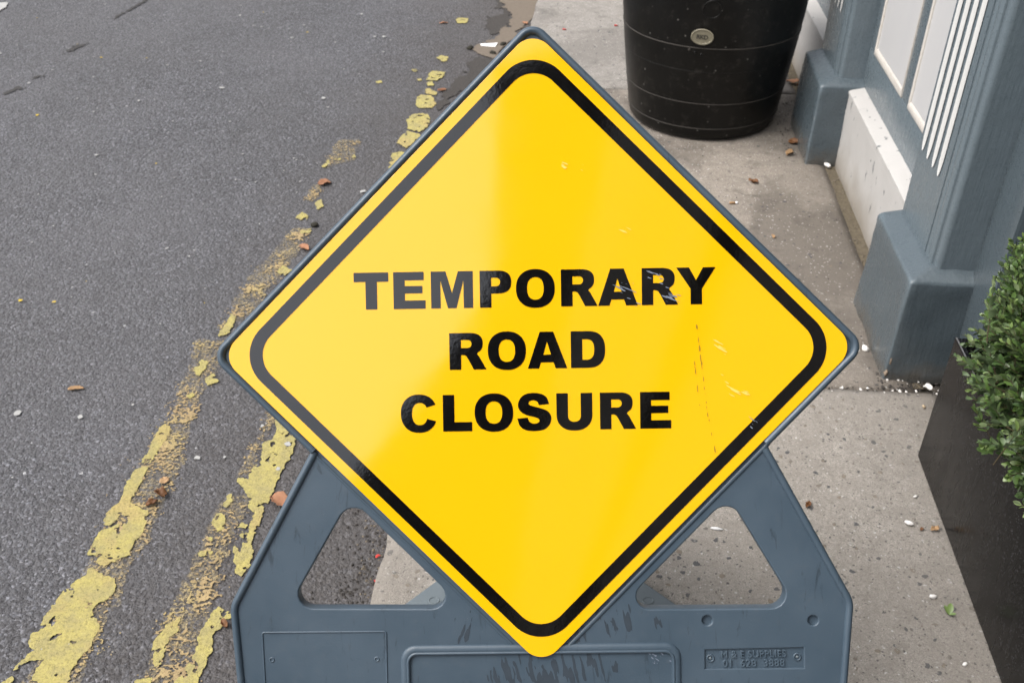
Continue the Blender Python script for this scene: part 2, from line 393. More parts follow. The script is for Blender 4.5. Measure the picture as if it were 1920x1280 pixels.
# ---- shop front
def gloss_paint(name, base, wear=.10):
    n = NT(name); a = n.noise(6, 4, .6); b = n.noise(46, 5, .7)
    c = n.mix(a, tuple(x * .88 for x in base), tuple(x * 1.12 for x in base))
    c = n.mix(n.math('MULTIPLY', n.ramp(b, [(.58, 0.0), (.74, 1.0)]), wear), c, tuple(min(1, x * 1.9 + .02) for x in base))
    zz = n.t.nodes.new("ShaderNodeSeparateXYZ"); gpos = n.t.nodes.new("ShaderNodeNewGeometry"); n.put(zz.inputs[0], gpos.outputs['Position'])
    foot = n.ramp(n.math('ADD', zz.outputs[2], n.math('MULTIPLY', n.math('SUBTRACT', n.noise(17, 5, .7), .5), .16)), [(.0, .75), (.07, 0.0)])
    c = n.mix(foot, c, (.10, .088, .072))
    chip = n.math('MULTIPLY', n.ramp(n.noise(38, 4, .75), [(.75, 0.0), (.76, 1.0)]), .9)
    c = n.mix(chip, c, (.23, .20, .17))
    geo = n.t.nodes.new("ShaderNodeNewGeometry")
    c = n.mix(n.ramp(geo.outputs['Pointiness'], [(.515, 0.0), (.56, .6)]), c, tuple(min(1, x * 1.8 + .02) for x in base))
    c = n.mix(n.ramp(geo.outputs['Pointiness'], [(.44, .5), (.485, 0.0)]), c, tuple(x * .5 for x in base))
    return n.done(c, n.ramp(b, [(.3, .20), (.7, .40)]), .5, n.bump(n.math('ADD', n.noise(11, 5, .6), n.math('MULTIPLY', n.noise(9, 4, .6, vec=n.scaled((12, 12, 1.2))), .5)), .5, .005))
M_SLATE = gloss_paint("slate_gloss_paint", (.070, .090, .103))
n = NT("white_masonry_paint")
a = n.noise(9, 5, .65); z = n.t.nodes.new("ShaderNodeSeparateXYZ"); n.put(z.inputs[0], n.co())
low = n.ramp(n.math('ADD', z.outputs[2], n.math('MULTIPLY', n.math('SUBTRACT', a, .5), .12)), [(.0, .8), (.13, 0.0)])
c = n.mix(a, (.36, .35, .335), (.46, .45, .435))
c = n.mix(low, c, (.25, .22, .18))
chip = n.ramp(n.noise(34, 3, .6, vec=n.scaled((1, 1, .45))), [(.67, 0.0), (.685, 1.0)])
c = n.mix(n.math('MULTIPLY', chip, .85), c, (.10, .11, .115))
M_MASON = n.done(c, .6, .4, n.bump(n.math('ADD', n.noise(14, 4), n.math('MULTIPLY', n.noise(120, 3), .3)), .5, .004))
n = NT("white_joinery_paint")
c = n.mix(n.noise(4, 4, .6, vec=n.scaled((3, 3, .5))), (.43, .432, .44), (.49, .487, .482))
M_WJOIN = n.done(c, .42, .45, n.bump(n.noise(30, 3), .15, .002))
n = NT("grubby_bead_paint")
c = n.mix(n.ramp(n.noise(85, 6, .75), [(.52, 0.0), (.74, 1.0)]), (.47, .445, .41), (.36, .315, .26))
M_BEAD = n.done(c, .5, .4, n.bump(n.noise(60, 3), .3, .002))
M_FLUTE = simple("flute_white_paint", (.56, .56, .545), .5, .4, .06, 30)
M_WALL = simple("upper_render", (.05, .047, .045), .85, .3, .2, 3, .004, 40)
M_DARK = simple("dark_doorway", (.030, .036, .048), .35, .5, .2, 12)
M_REFL_BLOCK = simple("reflection_block_render", (.045, .042, .04), .85, .3, .2, 2)  # for the blocks added behind the camera to be mirrored in the sign
M_ROOF = simple("roof_slate", (.035, .035, .04), .7, .4, .2, 6)
M_GLASS = simple("window_glass", (.02, .022, .025), .08, .5, .2, 2)

# ---- tub, planter, leaves
n = NT("black_tub_plastic")
a = n.noise(12, 5, .65, vec=n.scaled((1, 1, .6))); b = n.noise(90, 3, .7); v = n.voro(36); r = n.sep(v.outputs['Color'])
c = n.mix(a, (.0028, .0028, .0026), (.0062, .006, .0055))
c = n.mix(n.math('MULTIPLY', n.ramp(n.noise(28, 5, .75), [(.54, 0.0), (.70, 1.0)]), .5), c, (.035, .032, .028))
spot = n.math('MULTIPLY', n.ramp(r[0], [(.72, 0.0), (.74, 1.0)]), n.ramp(v.outputs['Distance'], [(.03, 1.0), (.16, 0.0)]))
c = n.mix(n.math('MULTIPLY', spot, .6), c, (.20, .19, .175))
M_TUB = n.done(c, n.ramp(a, [(.3, .30), (.7, .44)]), .25, n.bump(n.math('ADD', a, n.math('MULTIPLY', b, .1)), .12, .004))
M_TUBSEAM = simple("dusty_seam", (.035, .031, .027), .7, .3, .5, 25)
M_BRASS = simple("tarnished_badge", (.21, .19, .135), .45, .5, .25, 60)
n = NT("black_granite")
b = n.noise(8, 5, .7, vec=n.scaled((2, 2, .6)), dist=.6); v = n.voro(420); r = n.sep(v.outputs['Color'])
c = n.mix(n.ramp(b, [(.45, 0.0), (.75, 1.0)]), (.004, .004, .0044), (.008, .0078, .0075))
c = n.mix(n.ramp(r[0], [(.90, 0.0), (.97, .35)]), c, (.11, .11, .12))
M_PLANT = n.done(c, n.ramp(b, [(.3, .20), (.75, .34)]), .12, n.bump(n.noise(3, 2), .03, .01))
M_EDGE = simple("worn_planter_edge", (.12, .12, .125), .4, .5, .3, 60)
M_SOIL = simple("soil", (.035, .026, .018), .95, .2, .4, 60, .006, 80)
def leafmat(name, c0, c1, back, rough=.36):
    n = NT(name); info = n.t.nodes.new("ShaderNodeObjectInfo")
    f = n.noise(23, 2)
    c = n.mix(n.ramp(f, [(.3, 0.0), (.7, 1.0)]), c0, c1)
    g = n.t.nodes.new("ShaderNodeNewGeometry"); c = n.mix(g.outputs['Backfacing'], c, back)
    return n.done(c, rough, .5)
M_LEAF = [leafmat("box_leaf", (.050, .092, .022), (.088, .150, .036), (.11, .16, .075)),
          leafmat("box_leaf_dark", (.032, .064, .018), (.058, .105, .028), (.09, .13, .065)),
          leafmat("box_leaf_young", (.12, .185, .052), (.165, .23, .075), (.16, .21, .10))]
M_TWIG = simple("twig", (.07, .055, .03), .8, .3, .3, 80)
M_DEAD = [simple("dead_leaf_tan", (.33, .21, .11), .75, .3, .35, 90), simple("dead_leaf_brown", (.13, .055, .018), .6, .4, .5, 120),
          simple("dead_leaf_red", (.30, .15, .085), .75, .3, .35, 90)]
M_PAPER = simple("white_paper", (.78, .78, .78), .7, .3, .05, 30)
M_PETAL = simple("red_petal", (.5, .05, .04), .6, .3, .2, 60)
M_STONE = simple("white_pebble", (.75, .73, .70), .7, .3, .1, 90)
M_CLOD = simple("dark_clod", (.03, .028, .022), .95, .2, .4, 200)
M_GRIT = simple("brown_grit", (.13, .11, .085), .9, .2, .5, 150)
M_TANST = simple("tan_pebble", (.42, .33, .22), .8, .3, .3, 120)

# ---- measured ground positions (metres): worn road paint, silt, flecks, litter
OUTER = [[(-0.839, 1.8376), (-0.8234, 1.8277), (-0.8198, 1.8034), (-0.8235, 1.7605), (-0.8325, 1.7052), (-0.8346, 1.6608), (-0.8397, 1.6177), (-0.8383, 1.5842), (-0.812, 1.5555), (-0.795, 1.5474), (-0.7878, 1.5038), (-0.7904, 1.4654), (-0.7975, 1.4429), (-0.7962, 1.4208), (-0.8252, 1.399), (-0.837, 1.3847), (-0.8567, 1.4026), (-0.8581, 1.4149), (-0.8822, 1.4208), (-0.884, 1.4504), (-0.8815, 1.4845), (-0.8667, 1.4914), (-0.8508, 1.5038), (-0.8328, 1.5195), (-0.8348, 1.5314), (-0.8481, 1.5314), (-0.8574, 1.5156), (-0.8631, 1.4976), (-0.8777, 1.5038), (-0.8832, 1.5274), (-0.8746, 1.5596), (-0.8652, 1.5759), (-0.8679, 1.6219), (-0.8667, 1.6564), (-0.8537, 1.7143), (-0.8495, 1.7418), (-0.8489, 1.7937), (-0.8477, 1.8228)], [(-0.8643, 1.3847), (-0.8338, 1.3671), (-0.806, 1.3566), (-0.7939, 1.3359), (-0.7954, 1.3156), (-0.8058, 1.2989), (-0.8194, 1.2923), (-0.8244, 1.2759), (-0.8162, 1.2597), (-0.8047, 1.2533), (-0.7963, 1.2343), (-0.7964, 1.1942), (-0.8038, 1.1791), (-0.8115, 1.1583), (-0.8156, 1.135), (-0.8082, 1.1009), (-0.8761, 1.1009), (-0.883, 1.1437), (-0.8749, 1.1613), (-0.8973, 1.1613), (-0.9227, 1.1379), (-0.9161, 1.1583), (-0.9081, 1.1761), (-0.9225, 1.2125), (-0.9092, 1.2312), (-0.9112, 1.2565), (-0.9051, 1.289), (-0.8993, 1.3089), (-0.893, 1.3428), (-0.8679, 1.3636), (-0.8658, 1.3812)], [(-0.933, 1.1093), (-0.9198, 1.1247), (-0.9121, 1.1178), (-0.9125, 1.1009), (-0.9295, 1.1009)], [(-0.8258, 2.061), (-0.8172, 2.0957), (-0.7933, 2.084), (-0.7966, 2.0553), (-0.8033, 2.0271), (-0.8185, 2.0327)], [(-0.7854, 2.0103), (-0.7711, 2.036), (-0.7418, 1.9993), (-0.7609, 1.9938), (-0.7751, 1.9829)], [(-0.8159, 1.9453), (-0.8059, 1.9581), (-0.7933, 1.9431), (-0.8026, 1.9326)], [(-0.8006, 2.1968), (-0.7925, 2.2519), (-0.7877, 2.3089), (-0.7681, 2.2922), (-0.7683, 2.2395), (-0.7763, 2.2126)], [(-0.7038, 2.5322), (-0.6912, 2.5676), (-0.6578, 2.5424), (-0.671, 2.509)], [(-0.6581, 2.9681), (-0.6402, 2.992), (-0.6237, 2.9409), (-0.6423, 2.9229)], [(-0.7123, 2.87), (-0.6895, 2.8998), (-0.6615, 2.8787), (-0.6683, 2.8492), (-0.6941, 2.8527)], [(-0.6783, 2.7765), (-0.6413, 2.7966), (-0.6405, 2.7666), (-0.6697, 2.76)], [(-0.6811, 3.2367), (-0.6619, 3.2986), (-0.6524, 3.2739), (-0.6649, 3.2335)], [(-0.6479, 3.3019), (-0.6358, 3.3185), (-0.6175, 3.3019), (-0.6246, 3.2903)], [(-0.5821, 3.3235), (-0.5729, 3.3487), (-0.5657, 3.3151), (-0.5756, 3.3019)]]
INNER = [[(-0.5773, 1.8525), (-0.5569, 1.8475), (-0.5168, 1.8034), (-0.5107, 1.7511), (-0.5166, 1.7143), (-0.5237, 1.6696), (-0.5292, 1.6348), (-0.5324, 1.605), (-0.5385, 1.5759), (-0.5421, 1.5354), (-0.5414, 1.5038), (-0.5452, 1.4807), (-0.5501, 1.4504), (-0.5398, 1.4281), (-0.5388, 1.3847), (-0.5498, 1.3601), (-0.5657, 1.3706), (-0.5662, 1.3847), (-0.586, 1.4355), (-0.5829, 1.4466), (-0.5676, 1.4281), (-0.5617, 1.4654), (-0.5795, 1.4692), (-0.5884, 1.4961), (-0.5832, 1.5117), (-0.5643, 1.5038), (-0.5624, 1.5354), (-0.5762, 1.5596), (-0.5862, 1.5925), (-0.6194, 1.6348), (-0.6193, 1.6477), (-0.5981, 1.6477), (-0.5956, 1.6784), (-0.5827, 1.7052), (-0.584, 1.7418), (-0.5919, 1.7652), (-0.5695, 1.7794), (-0.5674, 1.8179)], [(-0.6366, 1.5925), (-0.6231, 1.5983), (-0.6139, 1.5759), (-0.6247, 1.5539), (-0.6359, 1.5596), (-0.6327, 1.5759)], [(-0.6455, 1.5314), (-0.6338, 1.5434), (-0.6223, 1.5314), (-0.6169, 1.4961), (-0.6284, 1.4845), (-0.6455, 1.5077)], [(-0.654, 1.4244), (-0.6409, 1.4318), (-0.6249, 1.4281), (-0.6302, 1.4157), (-0.6446, 1.4135)], [(-0.6436, 1.4654), (-0.6332, 1.4692), (-0.6333, 1.4579), (-0.6402, 1.4564)], [(-0.5789, 1.289), (-0.5522, 1.2759), (-0.5462, 1.2565), (-0.5644, 1.2502), (-0.5607, 1.2343), (-0.5723, 1.2187), (-0.5649, 1.1881), (-0.569, 1.1642), (-0.5696, 1.1466), (-0.5744, 1.1264), (-0.584, 1.135), (-0.586, 1.1524), (-0.5965, 1.1642), (-0.5994, 1.1851), (-0.5941, 1.1942), (-0.5988, 1.2125), (-0.5949, 1.2375), (-0.5899, 1.2694)], [(-0.6429, 1.263), (-0.6447, 1.2406), (-0.6379, 1.225), (-0.6523, 1.2125), (-0.6531, 1.1881), (-0.653, 1.1524), (-0.6637, 1.1466), (-0.6781, 1.1701), (-0.6801, 1.1942), (-0.6746, 1.2281), (-0.6628, 1.2502)], [(-0.6009, 1.1524), (-0.5862, 1.1437), (-0.5754, 1.1207), (-0.5772, 1.0898), (-0.6375, 1.0898), (-0.6146, 1.1207), (-0.6021, 1.1292), (-0.6043, 1.1466)], [(-0.6892, 1.1167), (-0.6726, 1.1264), (-0.664, 1.1224), (-0.6626, 1.1009), (-0.6893, 1.1009)], [(-0.275, 4.8627), (-0.2614, 4.887), (-0.2139, 4.8779), (-0.2145, 4.8117), (-0.2675, 4.8058)], [(-0.3374, 4.3385), (-0.3151, 4.3689), (-0.2824, 4.3436), (-0.2899, 4.2837), (-0.3106, 4.2911)], [(-0.3581, 4.1443), (-0.3427, 4.1725), (-0.286, 4.1631), (-0.2904, 4.1163), (-0.3186, 4.0613), (-0.3638, 4.0658)], [(-0.3612, 4.0409), (-0.3336, 4.0567), (-0.3287, 4.0074), (-0.3527, 4.003)], [(-0.3716, 3.9524), (-0.347, 3.9809), (-0.309, 3.9308), (-0.3111, 3.8986), (-0.3511, 3.92)], [(-0.389, 3.8774), (-0.3749, 3.9072), (-0.3292, 3.8986), (-0.3019, 3.8149), (-0.3207, 3.77), (-0.3804, 3.766), (-0.3882, 3.8252)], [(-0.4124, 3.6555), (-0.3916, 3.7081), (-0.3371, 3.718), (-0.3172, 3.6555), (-0.326, 3.5796), (-0.3533, 3.5352), (-0.3992, 3.5647), (-0.4052, 3.6172)], [(-0.4205, 3.488), (-0.4017, 3.5499), (-0.3522, 3.5206), (-0.3433, 3.5024), (-0.3693, 3.4312), (-0.3886, 3.3965), (-0.4311, 3.44)], [(-0.4371, 3.3487), (-0.4017, 3.3776), (-0.3816, 3.3151), (-0.4173, 3.2335), (-0.4323, 3.1702), (-0.4416, 3.2986)], [(-0.5775, 4.0522), (-0.5519, 4.0658), (-0.5467, 4.0409), (-0.5651, 4.032)], [(-0.4347, 4.1868), (-0.4181, 4.1963), (-0.4059, 4.1725), (-0.4198, 4.1631)], [(-0.4047, 4.0795), (-0.3865, 4.0864), (-0.3823, 4.0636), (-0.3963, 4.059)]]
SPK_OUTER = [[(-0.7039, 2.7988), (-0.6406, 2.7988), (-0.7297, 2.2942), (-0.8011, 2.25), (-0.7976, 2.2044), (-0.793, 2.4454)], [(-0.8493, 2.1796), (-0.7701, 2.1796), (-0.7784, 1.8277), (-0.8362, 1.8277), (-0.8412, 1.9399)], [(-0.8491, 1.8277), (-0.7784, 1.8277), (-0.7601, 1.6434), (-0.7666, 1.4807), (-0.7811, 1.3636), (-0.7828, 1.2064), (-0.7863, 1.1009), (-0.8931, 1.1009), (-0.8743, 1.2064), (-0.8632, 1.4807)], [(-0.6484, 3.4586), (-0.5763, 3.4728), (-0.5681, 3.2989), (-0.6565, 3.2467), (-0.6701, 3.2989)], [(-0.6857, 3.1092), (-0.6525, 3.1092), (-0.6689, 2.9725), (-0.6919, 3.003)]]
SPK_INNER = [[(-0.5953, 1.8777), (-0.5691, 1.8777), (-0.5977, 1.7326), (-0.5827, 1.6608), (-0.6191, 1.6608)], [(-0.6395, 1.5925), (-0.5803, 1.5925), (-0.595, 1.4504), (-0.591, 1.2956), (-0.5776, 1.1009), (-0.6844, 1.1009), (-0.675, 1.2565), (-0.6549, 1.4654)]]
SILT = [(-0.079, 5.2148), (0.1382, 5.2148), (0.1029, 4.8476), (0.0708, 4.7734), (-0.006, 4.6024), (-0.0856, 4.3135), (-0.167, 4.3638), (-0.183, 4.4411), (-0.1254, 4.5072), (-0.0577, 4.6302), (-0.0082, 4.8326), (-0.0114, 4.9861), (-0.0471, 5.0983)]
TAR = [[(-0.0838, 5.1811), (-0.037, 5.0983), (-0.0064, 4.9861), (-0.0082, 4.8326), (-0.0531, 4.6442), (-0.091, 4.6583), (-0.1211, 4.7442), (-0.1143, 4.8931), (-0.0655, 4.9238), (-0.0463, 4.9861), (-0.0774, 5.0821)], [(-0.1751, 4.3385), (-0.1484, 4.3385), (-0.1433, 4.3135), (-0.0589, 4.3135), (-0.0925, 4.2035), (-0.2491, 3.8564), (-0.2906, 3.7339), (-0.3035, 3.8149), (-0.2556, 3.9853), (-0.2024, 4.121)]]
WHITE = [[(-2.6695, 5.1367), (-2.5733, 5.1279), (-2.5501, 5.0584), (-2.554, 4.9904), (-2.6001, 4.9736)]]
CRACK = [[(-1.8738, 5.1632), (-1.9447, 4.8749), (-1.9525, 4.8911), (-1.8874, 5.1811)], [(-2.003, 4.5029), (-2.0237, 4.4118), (-2.0113, 4.3912), (-1.9782, 4.4535), (-1.9541, 4.5244)], [(-2.0172, 4.1429), (-2.0437, 4.0935), (-2.0344, 4.0812), (-2.0032, 4.1181)], [(-2.069, 4.015), (-2.0932, 3.9274), (-2.0817, 3.9103), (-2.0349, 3.9855)]]
FLECKS = [((-0.7674, 3.8707), 7, 'w'), ((-0.7287, 1.7143), 8, 'w'), ((-0.6665, 1.7179), 4, 'w'), ((-1.2106, 1.8757), 10, 'w'), ((-1.054, 1.8615), 8, 'w'), ((-0.9866, 2.6201), 4, 'w'), ((-1.0686, 2.6681), 4, 'w'), ((-1.2084, 3.9796), 7, 'w'), ((-1.5121, 3.3344), 5, 'w'), ((-1.5133, 3.8428), 4, 'w'), ((-1.3421, 4.9238), 4, 'w'), ((-1.0282, 4.597), 4, 'w'), ((-2.0313, 4.0329), 5, 'w'), ((-0.5088, 3.0495), 8, 'w'), ((-0.7441, 4.9403), 5, 'w'), ((-0.599, 4.6118), 6, 'w'), ((-0.644, 4.6118), 4, 'w'), ((-1.83, 4.337), 3, 'y'), ((-1.3058, 2.3696), 5, 'y'), ((-1.4054, 2.3751), 6, 'y'), ((-1.8678, 3.6973), 5, 'y'), ((-1.2743, 3.2639), 3, 'y'), ((-1.626, 4.3303), 2, 'y'), ((-0.5351, 1.6784), 6, 'w'), ((-0.6021, 1.8277), 6, 'w'), ((-0.5281, 1.7605), 9, 'w'), ((-0.9384, 1.9085), 4, 'w')]
DEB = {'leaf_curled': (-1.1023, 1.972), 'leaf_brown': (-0.7781, 1.5925), 'leaf_red': (-0.5147, 1.571), 'leaf_small': (-0.5561, 1.2413), 'leaf_a': (-0.647, 3.1092), 'leaf_b': (-0.6447, 2.6713), 'leaf_c': (-0.2893, 3.9505), 'leaf_d': (-0.3306, 4.8108), 'leaf_e': (0.0619, 4.8029), 'leaf_f': (-0.7303, 3.5749), 'paper': (-0.1052, 4.4958), 'clodA': (-0.0416, 4.5029), 'clodB': (-0.0864, 4.3912), 'clodC': (-0.1893, 4.4535), 'clodD': (-0.6343, 2.8127), 'petA': (0.2456, 4.6513), 'petB': (0.4932, 4.7047), 'stoneA': (0.8432, 1.4874), 'stoneB': (0.826, 1.2919), 'stoneC': (0.8314, 1.1363), 'stoneD': (0.8823, 1.5686), 'stoneE': (1.004, 1.8757), 'stoneF': (0.854, 1.5751), 'sprig': (0.8417, 1.2478), 'leafp1': (0.8911, 1.4721), 'leafp2': (0.6414, 1.5426), 'leafp3': (0.8641, 1.4721), 'leafw1': (1.0353, 3.387), 'leafw2': (0.9972, 3.2966), 'leafw3': (1.1712, 3.9883), 'leafw4': (0.7286, 2.9235), 'leafw5': (0.823, 3.0736), 'leafw6': (0.8132, 2.7024), 'white1': (0.9292, 2.1131), 'butt': (0.4321, 1.4721), 'white2': (0.4042, 1.3308), 'petC': (-0.2792, 1.4164), 'petD': (-0.274, 1.3497), 'stoneG': (1.0005, 1.9943), 'stoneH': (1.0425, 1.9509), 'whiteG': (1.1593, 3.118), 'stoneI': (1.1089, 3.2012), 'chip1': (0.887, 2.1491), 'brn': (0.6364, 1.5458)}

# ================================================================== GROUND
def sheet(name, x0, x1, y0, y1, z, m, parent=None):
    return build(name, [(x0, y0, z), (x1, y0, z), (x1, y1, z), (x0, y1, z)], [(0, 1, 2, 3)], m, parent)
tag(sheet("ground", -400, 400, -400, 400, -.09, simple("far_ground", (.09, .088, .085), .9, .2, .2, 2)), kind='structure')
road_root = empty("road", (0, 0, ROAD_Z), kind='structure')
V = []; F = []
ss = list(np.arange(-24, 0.4, 1.2)) + list(np.arange(.4, 6.0, .05)) + list(np.arange(6.0, 46, 2))
ts = list(np.array([0, .02, .05, .1, .15, .2, .3, .4, .5, .6, .8, 1, 1.2, 1.5, 2, 3, 5, 8.5]))
for s in ss:
    for t in ts:
        z = ROAD_Z + (.0012 * mnoise.noise(Vector((s * 2.3, t * 2.3, 0))) - .0012 if .05 < t < 4 else 0)
        V.append(P(s, kerb_n(s) + .03 - t, z))
nn = len(ts)
for i in range(len(ss) - 1):
    for j in range(nn - 1): F.append((i * nn + j, i * nn + j + 1, (i + 1) * nn + j + 1, (i + 1) * nn + j))
build("asphalt_surface", V, F, M_ASPH, road_root, True)

def flat(name, fn, m, parent, label=None):
    V = []; F = []; fn(V, F); o = build(name, V, F, m, parent); 
    if label: o['label'] = label
    return o
ZP = ROAD_Z + .0026
flat("yellow_line", lambda V, F: patch(OUTER, ZP, V, F, .006, 100, .0, seed=3, pits=.215), M_PAINT, road_root, "outer yellow line, thick flaking paint farther from the kerb")
flat("yellow_line", lambda V, F: patch(INNER, ZP, V, F, .006, 100, .0, seed=23, pits=.215), M_PAINT, road_root, "inner yellow line, broken flaking paint nearer the kerb")
o = flat("worn_paint_trace", lambda V, F: speckle(SPK_OUTER, ROAD_Z + .0020, V, F, .09, 190, 5), M_GHOST, road_root, "speckled tan remains of the outer yellow line"); o['kind'] = 'stuff'
o = flat("worn_paint_trace", lambda V, F: speckle(SPK_INNER, ROAD_Z + .0020, V, F, .09, 190, 15), M_GHOST, road_root, "speckled tan remains of the inner yellow line"); o['kind'] = 'stuff'
for Q, nm in ((SPK_OUTER, "thin scuffed film left of the outer yellow line"), (SPK_INNER, "thin scuffed film left of the inner yellow line")):
    o = flat("paint_film", lambda V, F: patch([q_ for q_ in Q], ROAD_Z + .0013, V, F, .02, 24, seed=81, cellk=2.0), M_FILM, road_root, nm); o['kind'] = 'stuff'
flat("tar_patch", lambda V, F: patch(TAR, ROAD_Z + .0022, V, F, .045, 22, seed=41), M_TAR, road_root)
flat("white_marking", lambda V, F: patch(WHITE, ROAD_Z + .004, V, F, .01, 40, seed=51), M_WHITE, road_root)
flat("surface_crack", lambda V, F: patch(CRACK, ROAD_Z + .002, V, F, .02, 70, seed=61), M_CRACK, road_root)
SILT2 = [(x, y) for x, y in SILT]
o = flat("silt", lambda V, F: patch([SILT2], ROAD_Z + .0034, V, F, .05, 20, seed=71), M_SILT, None); tag(o, kind='stuff')
def flecks(V, F, kind, extra):
    L = [(p, r) for p, r, k in FLECKS if k == kind]
    for i in range(extra):
        y = random.uniform(1.0, 5.2); L.append(((random.uniform(-2.6, -.55), y), random.choice((1.2, 1.5, 1.5, 2, 2, 2.5, 3))))
    for (x, y), px in L:
        r = px * .5 * math.hypot(y, 1.55) / 1867 * 1.25; a0 = random.random() * 6; b = len(V); k = 9
        for i in range(k):
            t = i / k * 6.283; q = r * random.uniform(.55, 1.25)
            V.append((x + math.cos(t) * q * 1.2, y + math.sin(t) * q * 1.2, ROAD_Z + .0036))
        F.append(tuple(range(b, b + k)))
o = flat("pale_fleck", lambda V, F: flecks(V, F, 'w', 240), M_WHITE, road_root); o['kind'] = 'stuff'
o = flat("yellow_fleck", lambda V, F: flecks(V, F, 'y', 16), M_FLECKY, road_root); o['kind'] = 'stuff'

# ---- loose grit in the gutter: tiny stones along the kerb and over the asphalt
def grit(name, pts, m, parent, rmin, rmax):
    V = []; F = []
    for (x, y, z) in pts:
        r = random.uniform(rmin, rmax); b = len(V); a = random.random() * 6
        for i in range(5):
            t = a + i * 1.2566; q = r * random.uniform(.7, 1.2); V.append((x + math.cos(t) * q, y + math.sin(t) * q, z))
        q = r * .5; V.append((x + random.uniform(-q, q), y + random.uniform(-q, q), z + r * random.uniform(.6, 1.0)))
        for i in range(5): F.append((b + i, b + (i + 1) % 5, b + 5))
    o = build(name, V, F, m, parent); o['kind'] = 'stuff'; return o
pts = []
for i in range(2600):
    s = random.uniform(.8, 5.2); q = P(s, kerb_n(s) - abs(random.gauss(0, .05)) - .004, ROAD_Z); pts.append(tuple(q))
grit("gutter_grit", pts, M_TAR, road_root, .0012, .0048)
pts = []
for i in range(900):
    s = random.uniform(.8, 5.2); q = P(s, kerb_n(s) - abs(random.gauss(0, .035)) - .004, ROAD_Z); pts.append(tuple(q))
grit("gutter_grit", pts, M_GRIT, road_root, .0012, .0045)

# ---- pavement: poured slabs with joints, each its own piece
pave = empty("pavement", (0, 0, 0), kind='structure')
build("joint_bed", [P(-16, kerb_n(-16) + .012, -.018), P(-16, .93, -.018), P(20, .93, -.018), P(20, kerb_n(20) + .012, -.018)], [(0, 1, 2, 3)], M_JOINT, pave)
def slab(s0, s1, n_right, m, fine):
    bm = bmesh.new(); ds = .03 if fine else .25
    ns = max(2, int((s1 - s0) / ds)); nt_ = 44 if fine else 8
    G = []
    for i in range(ns + 1):
        f = i / ns; s = s0 + (s1 - s0) * f; row = []
        for j in range(nt_ + 1):
            g_ = j / nt_
            n0 = kerb_n(s) + (.009 * mnoise.noise(Vector((s * 8, 3.3, 0))) + .006 * mnoise.noise(Vector((s * 31, 1.3, 0))) if fine else 0)
            n1 = n_right + (.008 * mnoise.noise(Vector((s * 7, 9.3, 0))) if fine else 0)
            nn_ = n0 + (n1 - n0) * g_
            sj = s + ((.003 * mnoise.noise(Vector((nn_ * 30, s0, 2))) ) if (i in (0, ns) and fine) else 0)
            z = .0022 * mnoise.noise(Vector((s * 2.1, nn_ * 2.1, 5))) - .0012
            e = min(abs(s - s0), abs(s1 - s)); e2 = min(nn_ - n0, n1 - nn_)
            if min(e, e2) < 1e-6: z -= .005
            row.append(bm.verts.new(P(sj, nn_, z)))
        G.append(row)
    for i in range(ns):
        for j in range(nt_): bm.faces.new((G[i][j], G[i][j + 1], G[i + 1][j + 1], G[i + 1][j])).smooth = True
    bm.normal_update()
    if bm.faces and bm.faces[0] if False else True:
        bmesh.ops.recalc_face_normals(bm, faces=bm.faces)
    be = [e for e in bm.edges if e.is_boundary]
    r = bmesh.ops.extrude_edge_only(bm, edges=be)
    for v_ in r['geom']:
        if isinstance(v_, bmesh.types.BMVert): v_.co.z -= .05
    return from_bm("slab", bm, m, pave)
JN = [(-16, -.02, .88, M_CONC_NEAR, 0), (-.02, 2.012, .90, M_CONC_NEAR, 1), (2.020, 3.955, .842, M_CONC_FAR, 1), (3.963, 6.05, .842, M_CONC_FAR2, 1), (6.06, 8.1, .842, M_CONC_FAR, 0), (8.11, 20, .842, M_CONC_FAR2, 0)]
for s0, s1, nr, m, fi in JN: slab(s0, s1, nr, m, fi)
# the dirt strip between slab and wall, with moss, and grit in the joints
V = []; F = []
for i in range(140):
    s = 2.03 + i * .04
    for j, nq in enumerate((.836, .845, .855, .866, .882)):
        V.append(P(s, nq, -.007 + .004 * mnoise.noise(Vector((s * 22, nq * 60, 0)))))
for i in range(139):
    for j in range(4): F.append((i * 5 + j, i * 5 + j + 1, i * 5 + 6 + j, i * 5 + 5 + j))
o = build("mossy_dirt", V, F, M_MOSS, None, True); tag(o, kind='stuff')
pts = [tuple(P(random.uniform(2.03, 5), random.uniform(.838, .876), -.006)) for i in range(420)]
grit("joint_grit", pts, M_GRIT, pave, .0012, .0042)
pts = [tuple(P(2.016 + random.gauss(0, .005), random.uniform(.50, .92), -.004)) for i in range(24)] + [tuple(P(random.uniform(2.03, 2.07), random.uniform(.78, .93), 0)) for i in range(8)]
grit("joint_grit", pts, M_STONE, pave, .001, .005)
pts = [tuple(P(2.018 + random.gauss(0, .006), random.uniform(.30, .92), -.003)) for i in range(90)] + [tuple(P(random.uniform(2.02, 2.09), random.uniform(.76, .93), 0)) for i in range(160)] + \
      [tuple(P(random.uniform(2.1, 5), random.uniform(-.2, .84), 0.0005)) for i in range(160)] + [tuple(P(random.uniform(3.4, 3.9), random.uniform(.72, .86), 0.0005)) for i in range(140)]
grit("joint_grit", pts, M_TAR, pave, .0012, .004)

